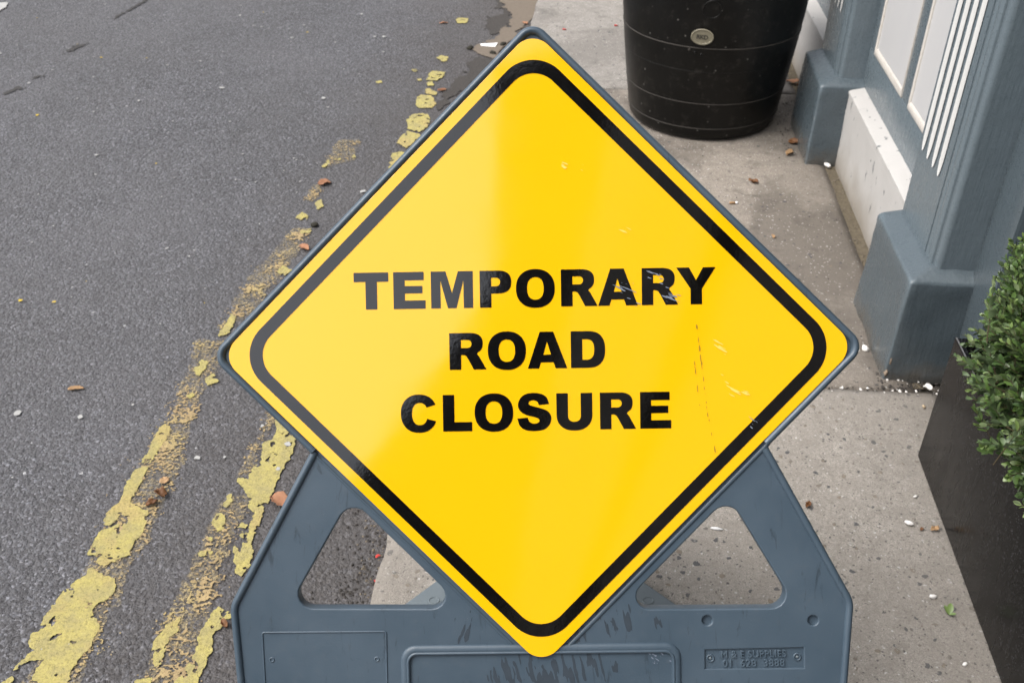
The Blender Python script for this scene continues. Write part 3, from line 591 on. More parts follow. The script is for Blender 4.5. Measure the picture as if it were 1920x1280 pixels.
# ================================================================== SHOP FRONT
shop = empty("shop_building", P(2.0, 1.0, 0), "slate grey and white painted shop front of pilasters and panels beside the pavement", "building")
FR = .925                                            # plane of the joinery frame
def plinth(s0, s1, parent):
    """rounded masonry block with a chamfered top"""
    bm = bmesh.new(); n0 = .780; nb = .945
    rings = [((s0 - .010, s1 + .010, n0 - .008), -.01), ((s0, s1, n0), .283), ((s0 + .042, s1 - .012, .833), .305)]
    L = []
    for (a, b, nq), z in rings: L.append([bm.verts.new(P(a, nq, z)), bm.verts.new(P(b, nq, z)), bm.verts.new(P(b, nb, z)), bm.verts.new(P(a, nb, z))])
    for k in range(2):
        for j in range(4): bm.faces.new((L[k][j], L[k][(j + 1) % 4], L[k + 1][(j + 1) % 4], L[k + 1][j]))
    bm.faces.new(L[2]); bm.faces.new(L[0][::-1])
    bmesh.ops.recalc_face_normals(bm, faces=bm.faces)
    bmesh.ops.bevel(bm, geom=[e for e in bm.edges], offset=.0065, segments=3, affect='EDGES', profile=.5)
    bmesh.ops.subdivide_edges(bm, edges=[e for e in bm.edges if e.calc_length() > .04], cuts=9, use_grid_fill=True)
    bmesh.ops.triangulate(bm, faces=[f for f in bm.faces if len(f.verts) > 4])
    lumpy(bm, .0042, 11)
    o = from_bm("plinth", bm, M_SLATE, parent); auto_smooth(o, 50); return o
def extrude_profile(name, prof, z0, z1, m, parent, zc=1):
    V = []; F = []; k = len(prof)
    zs = [z0 + (z1 - z0) * i / zc for i in range(zc + 1)]
    for z in zs:
        for (s, n_) in prof: V.append(P(s, n_, z))
    for i in range(zc):
        for j in range(k): F.append((i * k + j, i * k + (j + 1) % k, (i + 1) * k + (j + 1) % k, (i + 1) * k + j))
    F.append(tuple(range(k))); F.append(tuple(range(zc * k, zc * k + k)))
    bm = bmesh.new(); vs = [bm.verts.new(v) for v in V]
    for f in F: bm.faces.new([vs[i] for i in f])
    bmesh.ops.recalc_face_normals(bm, faces=bm.faces)
    return auto_smooth(from_bm(name, bm, m, parent), 32)
def pilaster(s0, s1):
    """s0 is the edge nearer the camera; fluted front, beaded near corner"""
    n0 = .835; prof = [(s1, n0), (s0 + .075, n0)]
    for c, r in ((s0 + .062, .012), (s0 + .035, .015)):       # two slim beads, then a quarter round corner
        for i in range(7):
            t = math.pi * i / 6; prof.append((c + r * math.cos(t), n0 + .006 - r * .55 * math.sin(t)))
    for i in range(6):
        t = math.pi / 2 * i / 5; prof.append((s0 + .014 - .014 * math.sin(t), n0 + .022 - .014 * math.cos(t)))
    prof += [(s0, .97), (s1, .97)]
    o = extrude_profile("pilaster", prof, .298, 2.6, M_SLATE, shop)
    plinth(s0 - .035, s1 + .012, o)
    for k in range(4):
        c = s1 - .032 - k * .0475; zb = .487 - .0 * k; V = []; F = []
        zl = [zb, zb + .006, zb + .016, zb + .032, zb + .055, zb + .08, 2.3]
        wl = [.0015, .006, .0095, .0122, .0135, .014, .014]
        for z, hw in zip(zl, wl):
            for j in range(7):
                x = -1 + j / 3; V.append(P(c + x * hw, n0 - .0022 + .0016 * (1 - x * x), z))
        for i in range(len(zl) - 1):
            for j in range(6): F.append((i * 7 + j, i * 7 + j + 1, i * 7 + 8 + j, i * 7 + 7 + j))
        build("flute", V, F, M_FLUTE, o, True)
    return o
def panel(s0, s1, z0, z1):
    """recessed white panel with a sloping bead round it"""
    root = build("panel", [P(s0 + .012, FR + .0045, z0 + .022), P(s1 - .006, FR + .0045, z0 + .022), P(s1 - .006, FR + .0045, z1 - .02), P(s0 + .012, FR + .0045, z1 - .02)], [(0, 1, 2, 3)], M_WJOIN, shop)
    prof = [(0, FR + .0025), (.04, FR - .0022), (.35, FR - .0034), (.7, FR - .0014), (.88, FR + .002), (1, FR + .005)]
    V = []; F = []
    for k, (f, nq) in enumerate(prof):
        a = (s0 + f * .012, s1 - f * .006, z0 + f * .022, z1 - f * .02)
        V += [P(a[0], nq, a[2]), P(a[1], nq, a[2]), P(a[1], nq, a[3]), P(a[0], nq, a[3])]
    for k in range(len(prof) - 1):
        for j in range(4): F.append((k * 4 + j, k * 4 + (j + 1) % 4, k * 4 + 4 + (j + 1) % 4, k * 4 + 4 + j))
    o = build("panel_bead", V, F, M_BEAD, root); auto_smooth(o, 50)
def bay(s0, s1):
    """between two pilasters: stall riser, ledge, bottom rail, stiles, two panels"""
    sn_box("stall_riser", s0 - .02, s1 + .02, .878, 1.0, -.012, .266, M_MASON, shop, .006, .0022, 9)
    bm = bmesh.new()
    v = [bm.verts.new(P(s, n_, z)) for s in (s0 - .02, s1 + .02) for (n_, z) in ((.874, .262), (.8745, .2695), (.884, .2735), (.94, .284), (.94, .262))]
    for j in range(5): bm.faces.new((v[j], v[(j + 1) % 5], v[5 + (j + 1) % 5], v[5 + j]))
    bmesh.ops.recalc_face_normals(bm, faces=bm.faces)
    bmesh.ops.subdivide_edges(bm, edges=[e for e in bm.edges if e.calc_length() > .3], cuts=24, use_grid_fill=True)
    lumpy(bm, .0018, 16)
    auto_smooth(from_bm("ledge", bm, M_MASON, shop), 60)
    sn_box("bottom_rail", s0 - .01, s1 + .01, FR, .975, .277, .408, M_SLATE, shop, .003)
    wdt = s1 - s0
    for a, b in ((s0 - .01, s0 + .060), (s0 + .43, s0 + .51), (s1 - .065, s1 + .01)):
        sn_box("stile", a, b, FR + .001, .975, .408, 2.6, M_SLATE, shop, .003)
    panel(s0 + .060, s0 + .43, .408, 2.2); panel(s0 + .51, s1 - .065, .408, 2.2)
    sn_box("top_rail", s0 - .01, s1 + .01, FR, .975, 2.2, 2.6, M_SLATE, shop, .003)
near_pilaster = pilaster(2.098, 2.392); far_pilaster = pilaster(3.335, 3.624); pilaster(4.58, 4.87)
bay(2.392, 3.335); bay(3.624, 4.58); bay(4.87, 5.83)
# chipped corners: bare stone and old paint showing through
def chips(parent, spots, m):
    for (s_, n_, z_, a, b, c) in spots:
        bm = bmesh.new(); bmesh.ops.create_icosphere(bm, subdivisions=2, radius=1)
        o_ = P(s_, n_, z_); q0 = Vector((s_ * 31, z_ * 57, 0))
        for v in bm.verts:
            k = 1 + .5 * mnoise.noise(v.co * 1.3 + q0); v.co = o_ + SV * (v.co.x * a * k) + NV * (v.co.y * b * k) + Vector((0, 0, v.co.z * c * k))
        from_bm("bare_stone_chip", bm, m, parent, True)
M_BARE = simple("bare_stone", (.26, .205, .155), .9, .2, .3, 120, .002, 180); M_OLDP = simple("old_paint", (.40, .40, .40), .7, .3, .25, 120)
pl2 = [c for c in near_pilaster.children if c.name.startswith('plinth')][0]; pl1 = [c for c in far_pilaster.children if c.name.startswith('plinth')][0]
chips(near_pilaster, [(2.064, .785, .085, .005, .004, .018), (2.061, .783, .052, .006, .005, .022), (2.060, .780, .018, .008, .005, .012), (2.067, .787, .243, .003, .0025, .006), (2.066, .785, .20, .0025, .0025, .006)], M_BARE)
chips(far_pilaster, [(3.302, .781, .165, .005, .004, .012), (3.301, .780, .125, .003, .003, .016), (3.300, .779, .095, .003, .003, .010), (3.303, .782, .19, .004, .004, .005)], M_OLDP)
# return jamb beyond the near pilaster, then the recessed doorway
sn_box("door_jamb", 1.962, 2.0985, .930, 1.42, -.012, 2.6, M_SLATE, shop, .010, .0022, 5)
sn_box("door", 1.02, 1.96, 1.36, 1.42, 0, 2.6, M_DARK, shop, .004)
sn_box("door_step", 1.0, 1.9615, .985, 1.37, -.03, .035, M_DARK, shop, .006)
sn_box("door_jamb", .80, .998, .93, 1.42, -.012, 2.6, M_SLATE, shop, .008)
sn_box("wall", -20, .798, .95, 6, -.05, 2.6, M_WALL, shop, .01)
sn_box("wall", .80, 5.9, 1.43, 6, -.05, 2.6, M_WALL, shop, .01)
sn_box("wall", 5.84, 16, .90, 6, -.05, 2.6, M_MASON, shop, .01)
sn_box("fascia", -20, 16, .845, 6, 2.602, 3.05, M_WALL, shop, .01)
sn_box("wall", -20, 16, .93, 6, 3.055, 5.7, M_WALL, shop, .02)
for k in range(6, 9):
    fr = sn_box("window", -17 + k * 3.6, -15.9 + k * 3.6, .90, .96, 3.6, 5.1, M_WJOIN, shop, .01)
    sn_box("pane", -16.9 + k * 3.6, -16.0 + k * 3.6, .894, .91, 3.7, 5.0, M_GLASS, fr, .0)
# guessed, unseen blocks added behind the camera and shaped for the sign's dark reflection
def gable(name, x0, x1, y0, y1, he, hr, label, m=M_REFL_BLOCK):
    root = empty(name, ((x0 + x1) / 2, y1, 0), label, "building")
    xm = (x0 + x1) / 2; V = []
    for y in (y0, y1): V += [(x0, y, 0), (x1, y, 0), (x1, y, he), (xm, y, hr), (x0, y, he)]
    build("wall", V, [(4, 3, 2, 1, 0), (5, 6, 7, 8, 9), (0, 1, 6, 5), (1, 2, 7, 6), (9, 4, 0, 5)], m, root)
    e = .15; V = [(x0 - .2, y, he - .1 + e) for y in (y0 - .2, y1 + .2)] + [(xm, y, hr + e) for y in (y0 - .2, y1 + .2)] + [(x1 + .2, y, he - .1 + e) for y in (y0 - .2, y1 + .2)]
    V += [(x, y, z - .14) for x, y, z in V]
    build("roof", V, [(0, 2, 3, 1), (2, 4, 5, 3), (7, 9, 8, 6), (9, 11, 10, 8), (0, 1, 7, 6), (5, 4, 10, 11), (0, 6, 8, 2), (2, 8, 10, 4), (1, 3, 9, 7), (3, 5, 11, 9)], M_ROOF, root)
    for i in range(3):
        cx = x0 + (x1 - x0) * (.2 + .3 * i)
        for zz in (1.2, 4.4):
            V = [(cx - .5, y1 + .03, zz), (cx + .5, y1 + .03, zz), (cx + .5, y1 + .03, zz + 1.6), (cx - .5, y1 + .03, zz + 1.6)]
            V += [(x, y1 - .02, z) for x, _, z in V]
            build("window", V, [(0, 1, 2, 3), (0, 4, 5, 1), (1, 5, 6, 2), (2, 6, 7, 3), (3, 7, 4, 0)], M_GLASS, root)
gable("reflection_gable", -5.2, 3.0, -26, -20, 7.7, 15.0, "gabled building closing the street behind the viewer")
gable("reflection_tower", -1.45, 6.0, -38, -27, 31.0, 33.0, "tall tower block rising behind the gabled building")
gable("reflection_low_block", -13.5, -5.6, -34, -21, 6.4, 9.4, "lower rendered terrace house left of the gabled building")

# ================================================================== BLACK TUB
tub_c = Vector((.738, 3.682, 0))
tub = empty("barrel_planter", tub_c, "large black plastic barrel standing on the pavement against the shop front", "barrel")
def lathe(name, prof, m, parent, c, k=96, cap=True):
    V = []; F = []
    for r, z in prof:
        for i in range(k):
            t = 2 * math.pi * i / k; V.append((c.x + r * math.cos(t), c.y + r * math.sin(t), z))
    for a in range(len(prof) - 1):
        for i in range(k): F.append((a * k + i, a * k + (i + 1) % k, (a + 1) * k + (i + 1) % k, (a + 1) * k + i))
    return auto_smooth(build(name, V, F, m, parent), 40)
def tub_r(z):
    zs = [0, .03, .10, .20, .32, .42, .50, .62, .75]; rs = [.276, .282, .292, .306, .320, .330, .335, .338, .336]
    return float(np.interp(z, zs, rs))
prof = [(.001, .004), (.265, .004), (.274, .010)] + [(tub_r(z), z) for z in np.linspace(.02, .74, 30)] + [(.345, .745), (.348, .765), (.336, .77), (.322, .765), (.318, .74), (.30, .60), (.001, .60)]
lathe("body", prof, M_TUB, tub, tub_c)
for z, rr in ((.052, .0022), (.152, .0022), (.362, .0026), (.275, .0010)):
    r0 = tub_r(z) - .0006
    lathe("seam", [(r0 + rr * math.cos(t), z + rr * math.sin(t)) for t in np.linspace(-1.5, 1.5, 6)], M_TUBSEAM if rr > .0012 else M_TUB, tub, tub_c)
def on_tub(ang, z, out=0.0):
    r = tub_r(z) + out; return Vector((tub_c.x + r * math.sin(ang), tub_c.y - r * math.cos(ang), z))
def tub_frame(ang, z, out):
    o = on_tub(ang, z, out); x = Vector((math.cos(ang), math.sin(ang), 0)); nrm = Vector((math.sin(ang), -math.cos(ang), -.10)).normalized(); y = nrm.cross(x)
    return Matrix(((x.x, y.x, nrm.x, o.x), (x.y, y.y, nrm.y, o.y), (x.z, y.z, nrm.z, o.z), (0, 0, 0, 1)))
A0 = -.27
Mb = tub_frame(A0, .405, .001)
el = [(.036 * math.cos(t), .026 * math.sin(t)) for t in np.linspace(0, 2 * math.pi, 48, endpoint=False)]
me = curve_mesh([el], .002, .0015); me.transform(world_of(tub).inverted() @ Mb); badge = link("badge", me, M_BRASS, tub)
V, F = sweep(el, .003, .0022, .0032, True, 6); build("badge_rim", [world_of(tub).inverted() @ (Mb @ Vector(v)) for v in V], F, M_BRASS, badge, True, local=True)
me = text_mesh("RKD", .021, .0006, 0, 'CENTER', .9, .0006); me.transform(world_of(tub).inverted() @ Mb @ Matrix.Translation((0, -.007, .0042))); link("lettering", me, simple("badge_ink", (.05, .045, .035), .6), badge)
for da, dz in ((-.125, -.052), (-.06, -.060), (.01, -.066)):
    lM = tub_frame(A0 + da, .405 + dz, 0); V = []; F = []
    for r, h_ in ((.006, .0), (.0055, .0018), (.003, .0028), (.0, .003)):
        for i in range(10): V.append(lM @ Vector((r * math.cos(i * .6283), r * math.sin(i * .6283), h_)))
    for a in range(3):
        for i in range(10): F.append((a * 10 + i, a * 10 + (i + 1) % 10, a * 10 + 10 + (i + 1) % 10, a * 10 + 10 + i))
    build("screw", V, F, M_TUBSEAM if da < -.1 else M_TUB, tub, True)
lM = tub_frame(A0 + .07, .50, .0004); V, F = sweep([(.030 * math.cos(t), .030 * math.sin(t)) for t in np.linspace(0, 2 * math.pi, 40, endpoint=False)], .0022, .0016, 0, True, 6)
build("moulded_ring", [lM @ Vector(v) for v in V], F, M_TUB, tub, True)

# ================================================================== THE SIGN
def cam_vec(a): # camera axes (right, down, forward) -> world
    p = R(35.8); return Vector((1, 0, 0)) * a[0] + Vector((0, -math.sin(p), -math.cos(p))) * a[1] + Vector((0, math.cos(p), -math.sin(p))) * a[2]
r1 = Vector((.99982, .0003, .0190)).normalized(); r3 = Vector((-.0102, -.833, .554)).normalized()
r3 = (r3 - r1 * r3.dot(r1)).normalized(); r2 = r3.cross(r1)
SO = Vector((.0335, 1.0690, .7627)); VB = -SO.z / r2.z            # centre of the diamond; panel coordinate of the ground line
base = SO + r2 * VB
SM = Matrix(((r1.x, r2.x, r3.x, base.x), (r1.y, r2.y, r3.y, base.y), (r1.z, r2.z, r3.z, base.z), (0, 0, 0, 1)))
sign = empty("road_sign", SM, "yellow diamond road sign reading temporary road closure on a slate blue plastic stand", "sign")
def UV(u, v): return (u, v - VB)
def sg(name, V, F, m, parent=None, smooth=False, dw=0.0):
    return build(name, [(x, y - VB, z + dw) for x, y, z in V], F, m, parent or sign, smooth, local=True)
def sg_mesh(name, me, m, parent=None, dw=0.0, smooth=None):
    me.transform(Matrix.Translation((0, -VB, dw))); o = link(name, me, m, parent or sign)
    if smooth: auto_smooth(o, smooth)
    return o
def diamond(a, r, k=10): return fillet([(a, 0), (0, a), (-a, 0), (0, -a)], r, k)

# base panel with its two openings, plaque recess and bolt holes
VBm = VB + .004
outline = [(-.372, VBm), (-.17, VBm), (-.15, VBm + .035), (.15, VBm + .035), (.17, VBm), (.372, VBm), (.4095, -.445), (.4205, -.343), (.305, -.130), (.20, -.028), (-.20, -.028), (-.303, -.126), (-.4205, -.339), (-.4105, -.442)]
rad = [.012, .012, .012, .012, .012, .012, 0, .035, .02, .02, .02, .02, .035, 0]
ring = fillet(outline, rad)
holeL = fillet([(-.2530, -.1985), (-.3375, -.3450), (-.1050, -.3470), (-.128, -.319)], [.021, .019, .019, .03])
holeL = fillet([(-.2550, -.1945), (-.3435, -.3440), (-.1035, -.3475)], [.022, .020, .018])
holeR = fillet([(.2552, -.1995), (.1040, -.3510), (.3460, -.3525)], [.022, .018, .020])
plq = [(.2213, -.4078), (.2213, -.4340), (.3545, -.4340), (.3545, -.4062)]
circ = lambda cx, cy, r, k=20: [(cx + r * math.cos(-2 * math.pi * i / k), cy + r * math.sin(-2 * math.pi * i / k)) for i in range(k)]
bh = [circ(.2245, -.3675, .0068), circ(.3672, -.3692, .0068)]
T0 = .009                                                          # half thickness
W0 = -.0065 - T0 - .002                                            # face of the panel lies just behind the plate
me = curve_mesh([ring, holeL, holeR, plq] + bh, T0, .002, 3)
panel_o = sg_mesh("base_panel", me, M_PLA, None, W0, 35)
FACE = W0 + T0 + .002
sg("recess_floor", [(x, y, FACE - .0035) for x, y in ((.216, -.440), (.360, -.440), (.360, -.400), (.216, -.400))] , [(0, 1, 2, 3)], M_PLA, panel_o)
for cx, cy in ((.2245, -.3675), (.3672, -.3692)):
    V = [(cx + .008 * math.cos(t), cy + .008 * math.sin(t), FACE - .006) for t in np.linspace(0, 6.283, 18, endpoint=False)]
    sg("bolt", V, [tuple(range(18))], M_PLA, panel_o)
# moulded lips
lipL = fillet([(-.374, VBm), (-.4095, -.442), (-.4165, -.340), (-.301, -.1305)], [0, 0, .033, 0])
i0 = lipL[: ]; V, F = sweep([q for q in lipL], .0052, .0058, FACE - .0008, False, 10); sg("edge_lip", V, F, M_PLA, panel_o, True)
lipR = fillet([(.374, VBm), (.4085, -.445), (.4165, -.344), (.303, -.1345)], [0, 0, .033, 0])
V, F = sweep(lipR, .0052, .0058, FACE - .0008, False, 10); sg("edge_lip", V, F, M_PLA, panel_o, True)
rr = fillet([(.182, -.8), (.182, -.4035), (-.1845, -.4030), (-.1845, -.8)], .014)
V, F = sweep(rr, .0068, .0045, FACE - .0006, True, 10); sg("raised_rib", V, F, M_PLA, panel_o, True)
rr = fillet([(.1785, -.797), (.1785, -.4075), (-.181, -.4070), (-.181, -.797)], .012)
V, F = sweep(rr, .0030, .0055, FACE - .0004, True, 8); sg("raised_rib", V, F, M_PLA, panel_o, True)
lp = fillet([(-.2105, -.377), (-.3789, -.3762), (-.3760, -.47), (-.2105, -.471)], .003)
V, F = sweep(lp, .0014, .0016, FACE - .0002, True, 6); sg("mounting_pad", V, F, M_PLA, panel_o, True)
for cx, cy in ((-.3667, -.4139), (-.2239, -.4149)):
    V, F = sweep(circ(cx, cy, .0028, 14), .0012, .0012, FACE - .0002, True, 6); sg("rivet", V, F, M_PLA, panel_o, True)
# plaque writing, raised from the recess floor
me = text_mesh("M & E SUPPLIES", .0132, .0016, .0003, 'CENTER', 1.12); me.transform(Matrix.Translation((.2868, -.4190, FACE - .0028)) @ Matrix.Rotation(.006, 4, 'Z') @ Matrix.Scale(.905, 4, (1, 0, 0)))
sg_mesh("lettering", me, M_PLA, panel_o)
me = text_mesh("01  628  3888", .0138, .0016, .0003, 'CENTER', 1.10); me.transform(Matrix.Translation((.2872, -.4316, FACE - .0028)) @ Matrix.Rotation(.006, 4, 'Z') @ Matrix.Scale(.98, 4, (1, 0, 0)))
sg_mesh("lettering", me, M_PLA, panel_o)
for cx, cy in ((.2287, -.4200), (.3462, -.4195)):
    V, F = sweep(circ(cx, cy, .0045, 18), .0012, .0018, FACE - .0034, True, 6); r_ = sg("rivet", V, F, M_PLA, panel_o, True)
    V, F = sweep(circ(cx, cy, .0008, 10), .0012, .0022, FACE - .0034, True, 6); sg("rivet_head", V, F, M_PLA2, r_, True)
# dark smears and pale scrapes on the stand
def uv_patch(name, polys, m, wz, amp, freq, thr, stretch, seed, ang=0.0, parent=None, cell=.0011, hard=.7):
    ca, sa = math.cos(ang), math.sin(ang)
    for k, poly in enumerate(polys):
        V = []; F = []
        X, Y = grid_for(poly, cell, .002)
        d = np.clip(poly_sdf(X, Y, poly) / amp, -1, 1)
        U2 = X * ca + Y * sa; V2 = -X * sa + Y * ca
        f = fbm(U2 * stretch[0], V2 * stretch[1], freq, 3, seed + k) - thr + .16 * (d - hard)
        f = np.where(d <= -.9, -1.0, f)
        march(X, Y, f, wz, V, F)
        if F: sg(name, V, F, m, parent)['kind'] = 'stuff'
q = lambda *pts: [tuple(p) for p in pts]
uv_patch("dark_smear", [q((-.075, -.405), (.10, -.405), (.10, -.45), (-.06, -.47)), q((.085, -.345), (.17, -.37), (.05, -.395), (.03, -.385))], M_STREAK, FACE + .0003, .02, 85, .075, (2.6, .45), 5, .22, panel_o, .0012)
uv_patch("dark_smear", [q((-.112, -.365), (-.095, -.345), (-.10, -.39), (-.115, -.398))], M_STREAK, FACE + .0003, .008, 80, .02, (2.8, .6), 9, -.3, panel_o, .0012)
uv_patch("pale_scrape", [q((.128, -.395), (.178, -.402), (.178, -.43), (.15, -.425))], M_SCUFF, FACE + .0005, .01, 160, .16, (.8, 3.0), 21, -.6, panel_o)

# diamond frame: recess floor and a rounded rim standing proud of the plate
fpoly = fillet([(.310, -.127), (.437, 0), (0, .437), (-.437, 0), (-.310, -.127), (-.05, -.30), (.05, -.30)], [0, .02, .02, .02, 0, 0, 0], 10)
me = curve_mesh([fpoly], .010, .002, 2); frame_o = sg_mesh("frame", me, M_PLA, None, -.0055 - .012, 35)
rim = fillet([(.304, -.1275), (.4315, 0), (0, .4315), (-.4315, 0), (-.302, -.1295)], [0, .0185, .0185, .0185, 0], 12)
V, F = sweep(rim, .0056, .0082, -.006, False, 12); sg("frame_rim", V, F, M_PLA, frame_o, True)
V, F = sweep([(.03, -.4065), (.309, -.1275)], .0034, .0030, FACE - .0006, False, 8); sg('plate_lip', V, F, M_PLA, panel_o, True)
V, F = sweep([(-.306, -.1305), (-.03, -.4065)], .0022, .0020, FACE - .0006, False, 8); sg('plate_lip', V, F, M_PLA, panel_o, True)
me = curve_mesh([diamond(.4243, .029, 14)], .0012, .0004, 2); plate = sg_mesh("sign_plate", me, M_YEL, None, -.0017, 35)
# black border band and lettering, laid 0.3 mm over the plate
def flat_contours(name, contours, m, parent, wz):
    me = curve_mesh(contours); me.transform(Matrix.Translation((0, 0, wz))); return sg_mesh(name, me, m, parent)
flat_contours("border_stripe", [diamond(.4050, .0495, 16), diamond(.3824, .037, 16)], M_BLK, plate, .0004)
def se(cx, cy, rx, ry, a0, a1, e=2.25, k=26):
    out = []
    for i in range(k + 1):
        t = R(a0 + (a1 - a0) * i / k); c, s_ = math.cos(t), math.sin(t)
        out.append((cx + rx * math.copysign(abs(c) ** (2 / e), c), cy + ry * math.copysign(abs(s_) ** (2 / e), s_)))
    return out
def catmull(pts, k=6):
    out = []
    for i in range(len(pts) - 1):
        p0 = Vector(pts[max(i - 1, 0)]); p1 = Vector(pts[i]); p2 = Vector(pts[i + 1]); p3 = Vector(pts[min(i + 2, len(pts) - 1)])
        for j in range(k):
            t = j / k; out.append(tuple(.5 * ((2 * p1) + (p2 - p0) * t + (2 * p0 - 5 * p1 + 4 * p2 - p3) * t * t + (3 * p1 - p0 - 3 * p2 + p3) * t ** 3)))
    out.append(tuple(pts[-1])); return out
GLYPH = {
 'T': (.945, [[(0, 1), (.945, 1), (.945, .75), (.63, .75), (.63, 0), (.32, 0), (.32, .75), (0, .75)]]),
 'E': (.87, [[(0, 0), (0, 1), (.83, 1), (.83, .775), (.31, .775), (.31, .62), (.79, .62), (.79, .42), (.31, .42), (.31, .225), (.87, .225), (.87, 0)]]),
 'M': (1.14, [[(0, 0), (0, 1), (.40, 1), (.57, .41), (.74, 1), (1.14, 1), (1.14, 0), (.885, 0), (.885, .76), (.685, 0), (.455, 0), (.255, .76), (.255, 0)]]),
 'P': (.86, [[(0, 0), (0, 1)] + se(.50, .69, .36, .31, 90, -90, 2.4) + [(.31, .38), (.31, 0)], [(.31, .575), (.31, .81)] + se(.43, .6925, .125, .1175, 90, -90, 2.2)]),
 'O': (1.03, [se(.515, .5, .515, .525, 0, 356, 2.25, 60), se(.515, .5, .222, .305, 0, 356, 2.35, 50)]),
 'R': (.99, [[(0, 0), (0, 1)] + se(.53, .715, .37, .285, 90, -55, 2.5) + [(.74, .425), (.80, .35), (.99, 0), (.65, 0), (.50, .29), (.445, .375), (.38, .40), (.31, .40), (.31, 0)], [(.31, .59), (.31, .81)] + se(.48, .70, .12, .11, 90, -90, 2.2)]),
 'A': (1.07, [[(0, 0), (.335, 1), (.70, 1), (1.07, 0), (.755, 0), (.70, .165), (.355, .165), (.305, 0)], [(.425, .375), (.525, .735), (.635, .375)]]),
 'Y': (1.065, [[(0, 1), (.345, 1), (.533, .655), (.725, 1), (1.065, 1), (.692, .425), (.692, 0), (.383, 0), (.383, .425)]]),
 'D': (.93, [[(0, 0), (0, 1)] + se(.46, .5, .47, .5, 90, -90, 2.45), [(.31, .22), (.31, .78)] + se(.42, .5, .215, .28, 90, -90, 2.5)]),
 'C': (.985, [se(.5, .5, .5, .525, 25, 338, 2.2, 48) + se(.52, .49, .215, .305, 337, 32, 2.3, 36)]),
 'L': (.79, [[(0, 0), (0, 1), (.31, 1), (.31, .25), (.79, .25), (.79, 0)]]),
 'U': (.965, [[(0, 1), (.31, 1)] + se(.4825, .39, .1725, .175, 180, 360, 2.3) + [(.655, 1), (.965, 1)] + se(.4825, .42, .4825, .445, 0, -180, 2.25)]),
 'S': (.92, [catmull([(0, .325), (.14, .335), (.285, .345)], 2) + catmull([(.285, .345), (.32, .25), (.39, .195), (.48, .18), (.575, .21), (.605, .265), (.565, .325), (.44, .37), (.25, .42), (.10, .51), (.035, .62), (.03, .74), (.10, .89), (.24, .99), (.45, 1.022), (.66, .99), (.81, .89), (.87, .71)]) [1:]
        + catmull([(.87, .71), (.59, .69)], 2)[1:] + catmull([(.59, .69), (.55, .785), (.445, .82), (.345, .80), (.315, .745), (.345, .69), (.46, .65), (.66, .595), (.83, .52), (.915, .40), (.92, .26), (.85, .11), (.70, .01), (.46, -.022), (.22, .01), (.07, .12), (0, .325)])[1:-1]]),
}
XR = {'TEMPORARY': (.0594, [-.243, -.1968, -.1902, -.1477, -.1401, -.0843, -.0751, -.0331, -.0269, .0246, .0329, .0814, .0821, .1347, .1402, .1883, .1861, .2382]),
      'ROAD': (-.0228, [-.117, -.068, -.0658, -.015, -.0128, .0399, .0449, .0905]),
      'CLOSURE': (-.1052, [-.1836, -.1356, -.1272, -.0884, -.0848, -.0333, -.0279, .0172, .0246, .0724, .0827, .1306, .1362, .1775])}
H = .0489
for word, (v0, xr) in XR.items():
    for i, chx in enumerate(word):
        wd, cts = GLYPH[chx]; x0, x1 = xr[2 * i], xr[2 * i + 1]; k = (x1 - x0) / wd
        flat_contours("letter", [[(x0 + a * k, v0 + b * H) for a, b in ct] for ct in cts], M_BLK, plate, .0004)
# scuffs and scratches on the face
uv_patch("scuff", [q((.100, .092), (.128, .083), (.137, .060), (.122, .066), (.104, .086)), q((.144, .106), (.164, .106), (.176, .086), (.190, .062), (.176, .060), (.160, .095), (.145, .099))], M_SCUFF, .0007, .008, 150, .075, (.45, 3.6), 31, -.38, plate, .0006)
uv_patch("scuff", [q((.279, -.086), (.290, -.096), (.293, -.113), (.282, -.106))], M_SCUFF, .0007, .005, 150, .05, (.4, 3.6), 37, -.75, plate, .0006)
uv_patch("scuff", [q((.103, .165), (.128, .159), (.130, .150), (.108, .155)), q((.235, .012), (.25, .005), (.25, -.006), (.24, 0)), q((.245, -.035), (.262, -.05), (.285, -.062), (.268, -.066), (.25, -.048)), q((.038, .248), (.062, .246), (.062, .240), (.040, .241))], M_SCUFF_Y, .0007, .006, 140, .07, (.5, 3.6), 43, -.5, plate, .0007)
uv_patch("scratch", [q((.2112, .036), (.2124, .036), (.2192, -.02), (.2255, -.08), (.2362, -.138), (.2350, -.138), (.2243, -.08), (.2178, -.02))], M_SCRATCH, .0007, .0007, 420, -.03, (1, .4), 53, 0, plate, .0004)
uv_patch("scratch", [q((.205, .012), (.2056, .012), (.2160, -.075), (.2153, -.075))], M_SCRATCH, .0007, .0007, 260, .0, (1, .5), 59, 0, plate, .0005)

# prop strut behind and the second leaf of the stand lying folded out on the ground
def to_local(pts): 
    inv = SM.inverted(); return [inv @ Vector(p) for p in pts]
pb = [SM @ Vector((x, -VB + .02, -.03)) for x in (-.13, .13)]
quad_ = [pb[0], pb[1], Vector((.17, 1.50, .045)), Vector((-.10, 1.50, .045))]
V = [v for v in quad_] + [v + Vector((0, .02, .012)) for v in quad_]
build("prop_leg", V, [(0, 1, 2, 3), (7, 6, 5, 4), (0, 4, 5, 1), (1, 5, 6, 2), (2, 6, 7, 3), (3, 7, 4, 0)], M_PLA, sign)
dm = fillet([(.052, 1.512), (-.315, 1.145), (-.10, .82), (.22, .82), (.425, 1.145)], [.03, .03, .03, .03, .03])
me = curve_mesh([dm], .009, .003, 2); me.transform(SM.inverted() @ Matrix.Translation((0, 0, .014))); leaf2 = link("folded_leaf", me, M_PLA2, sign); auto_smooth(leaf2, 35)
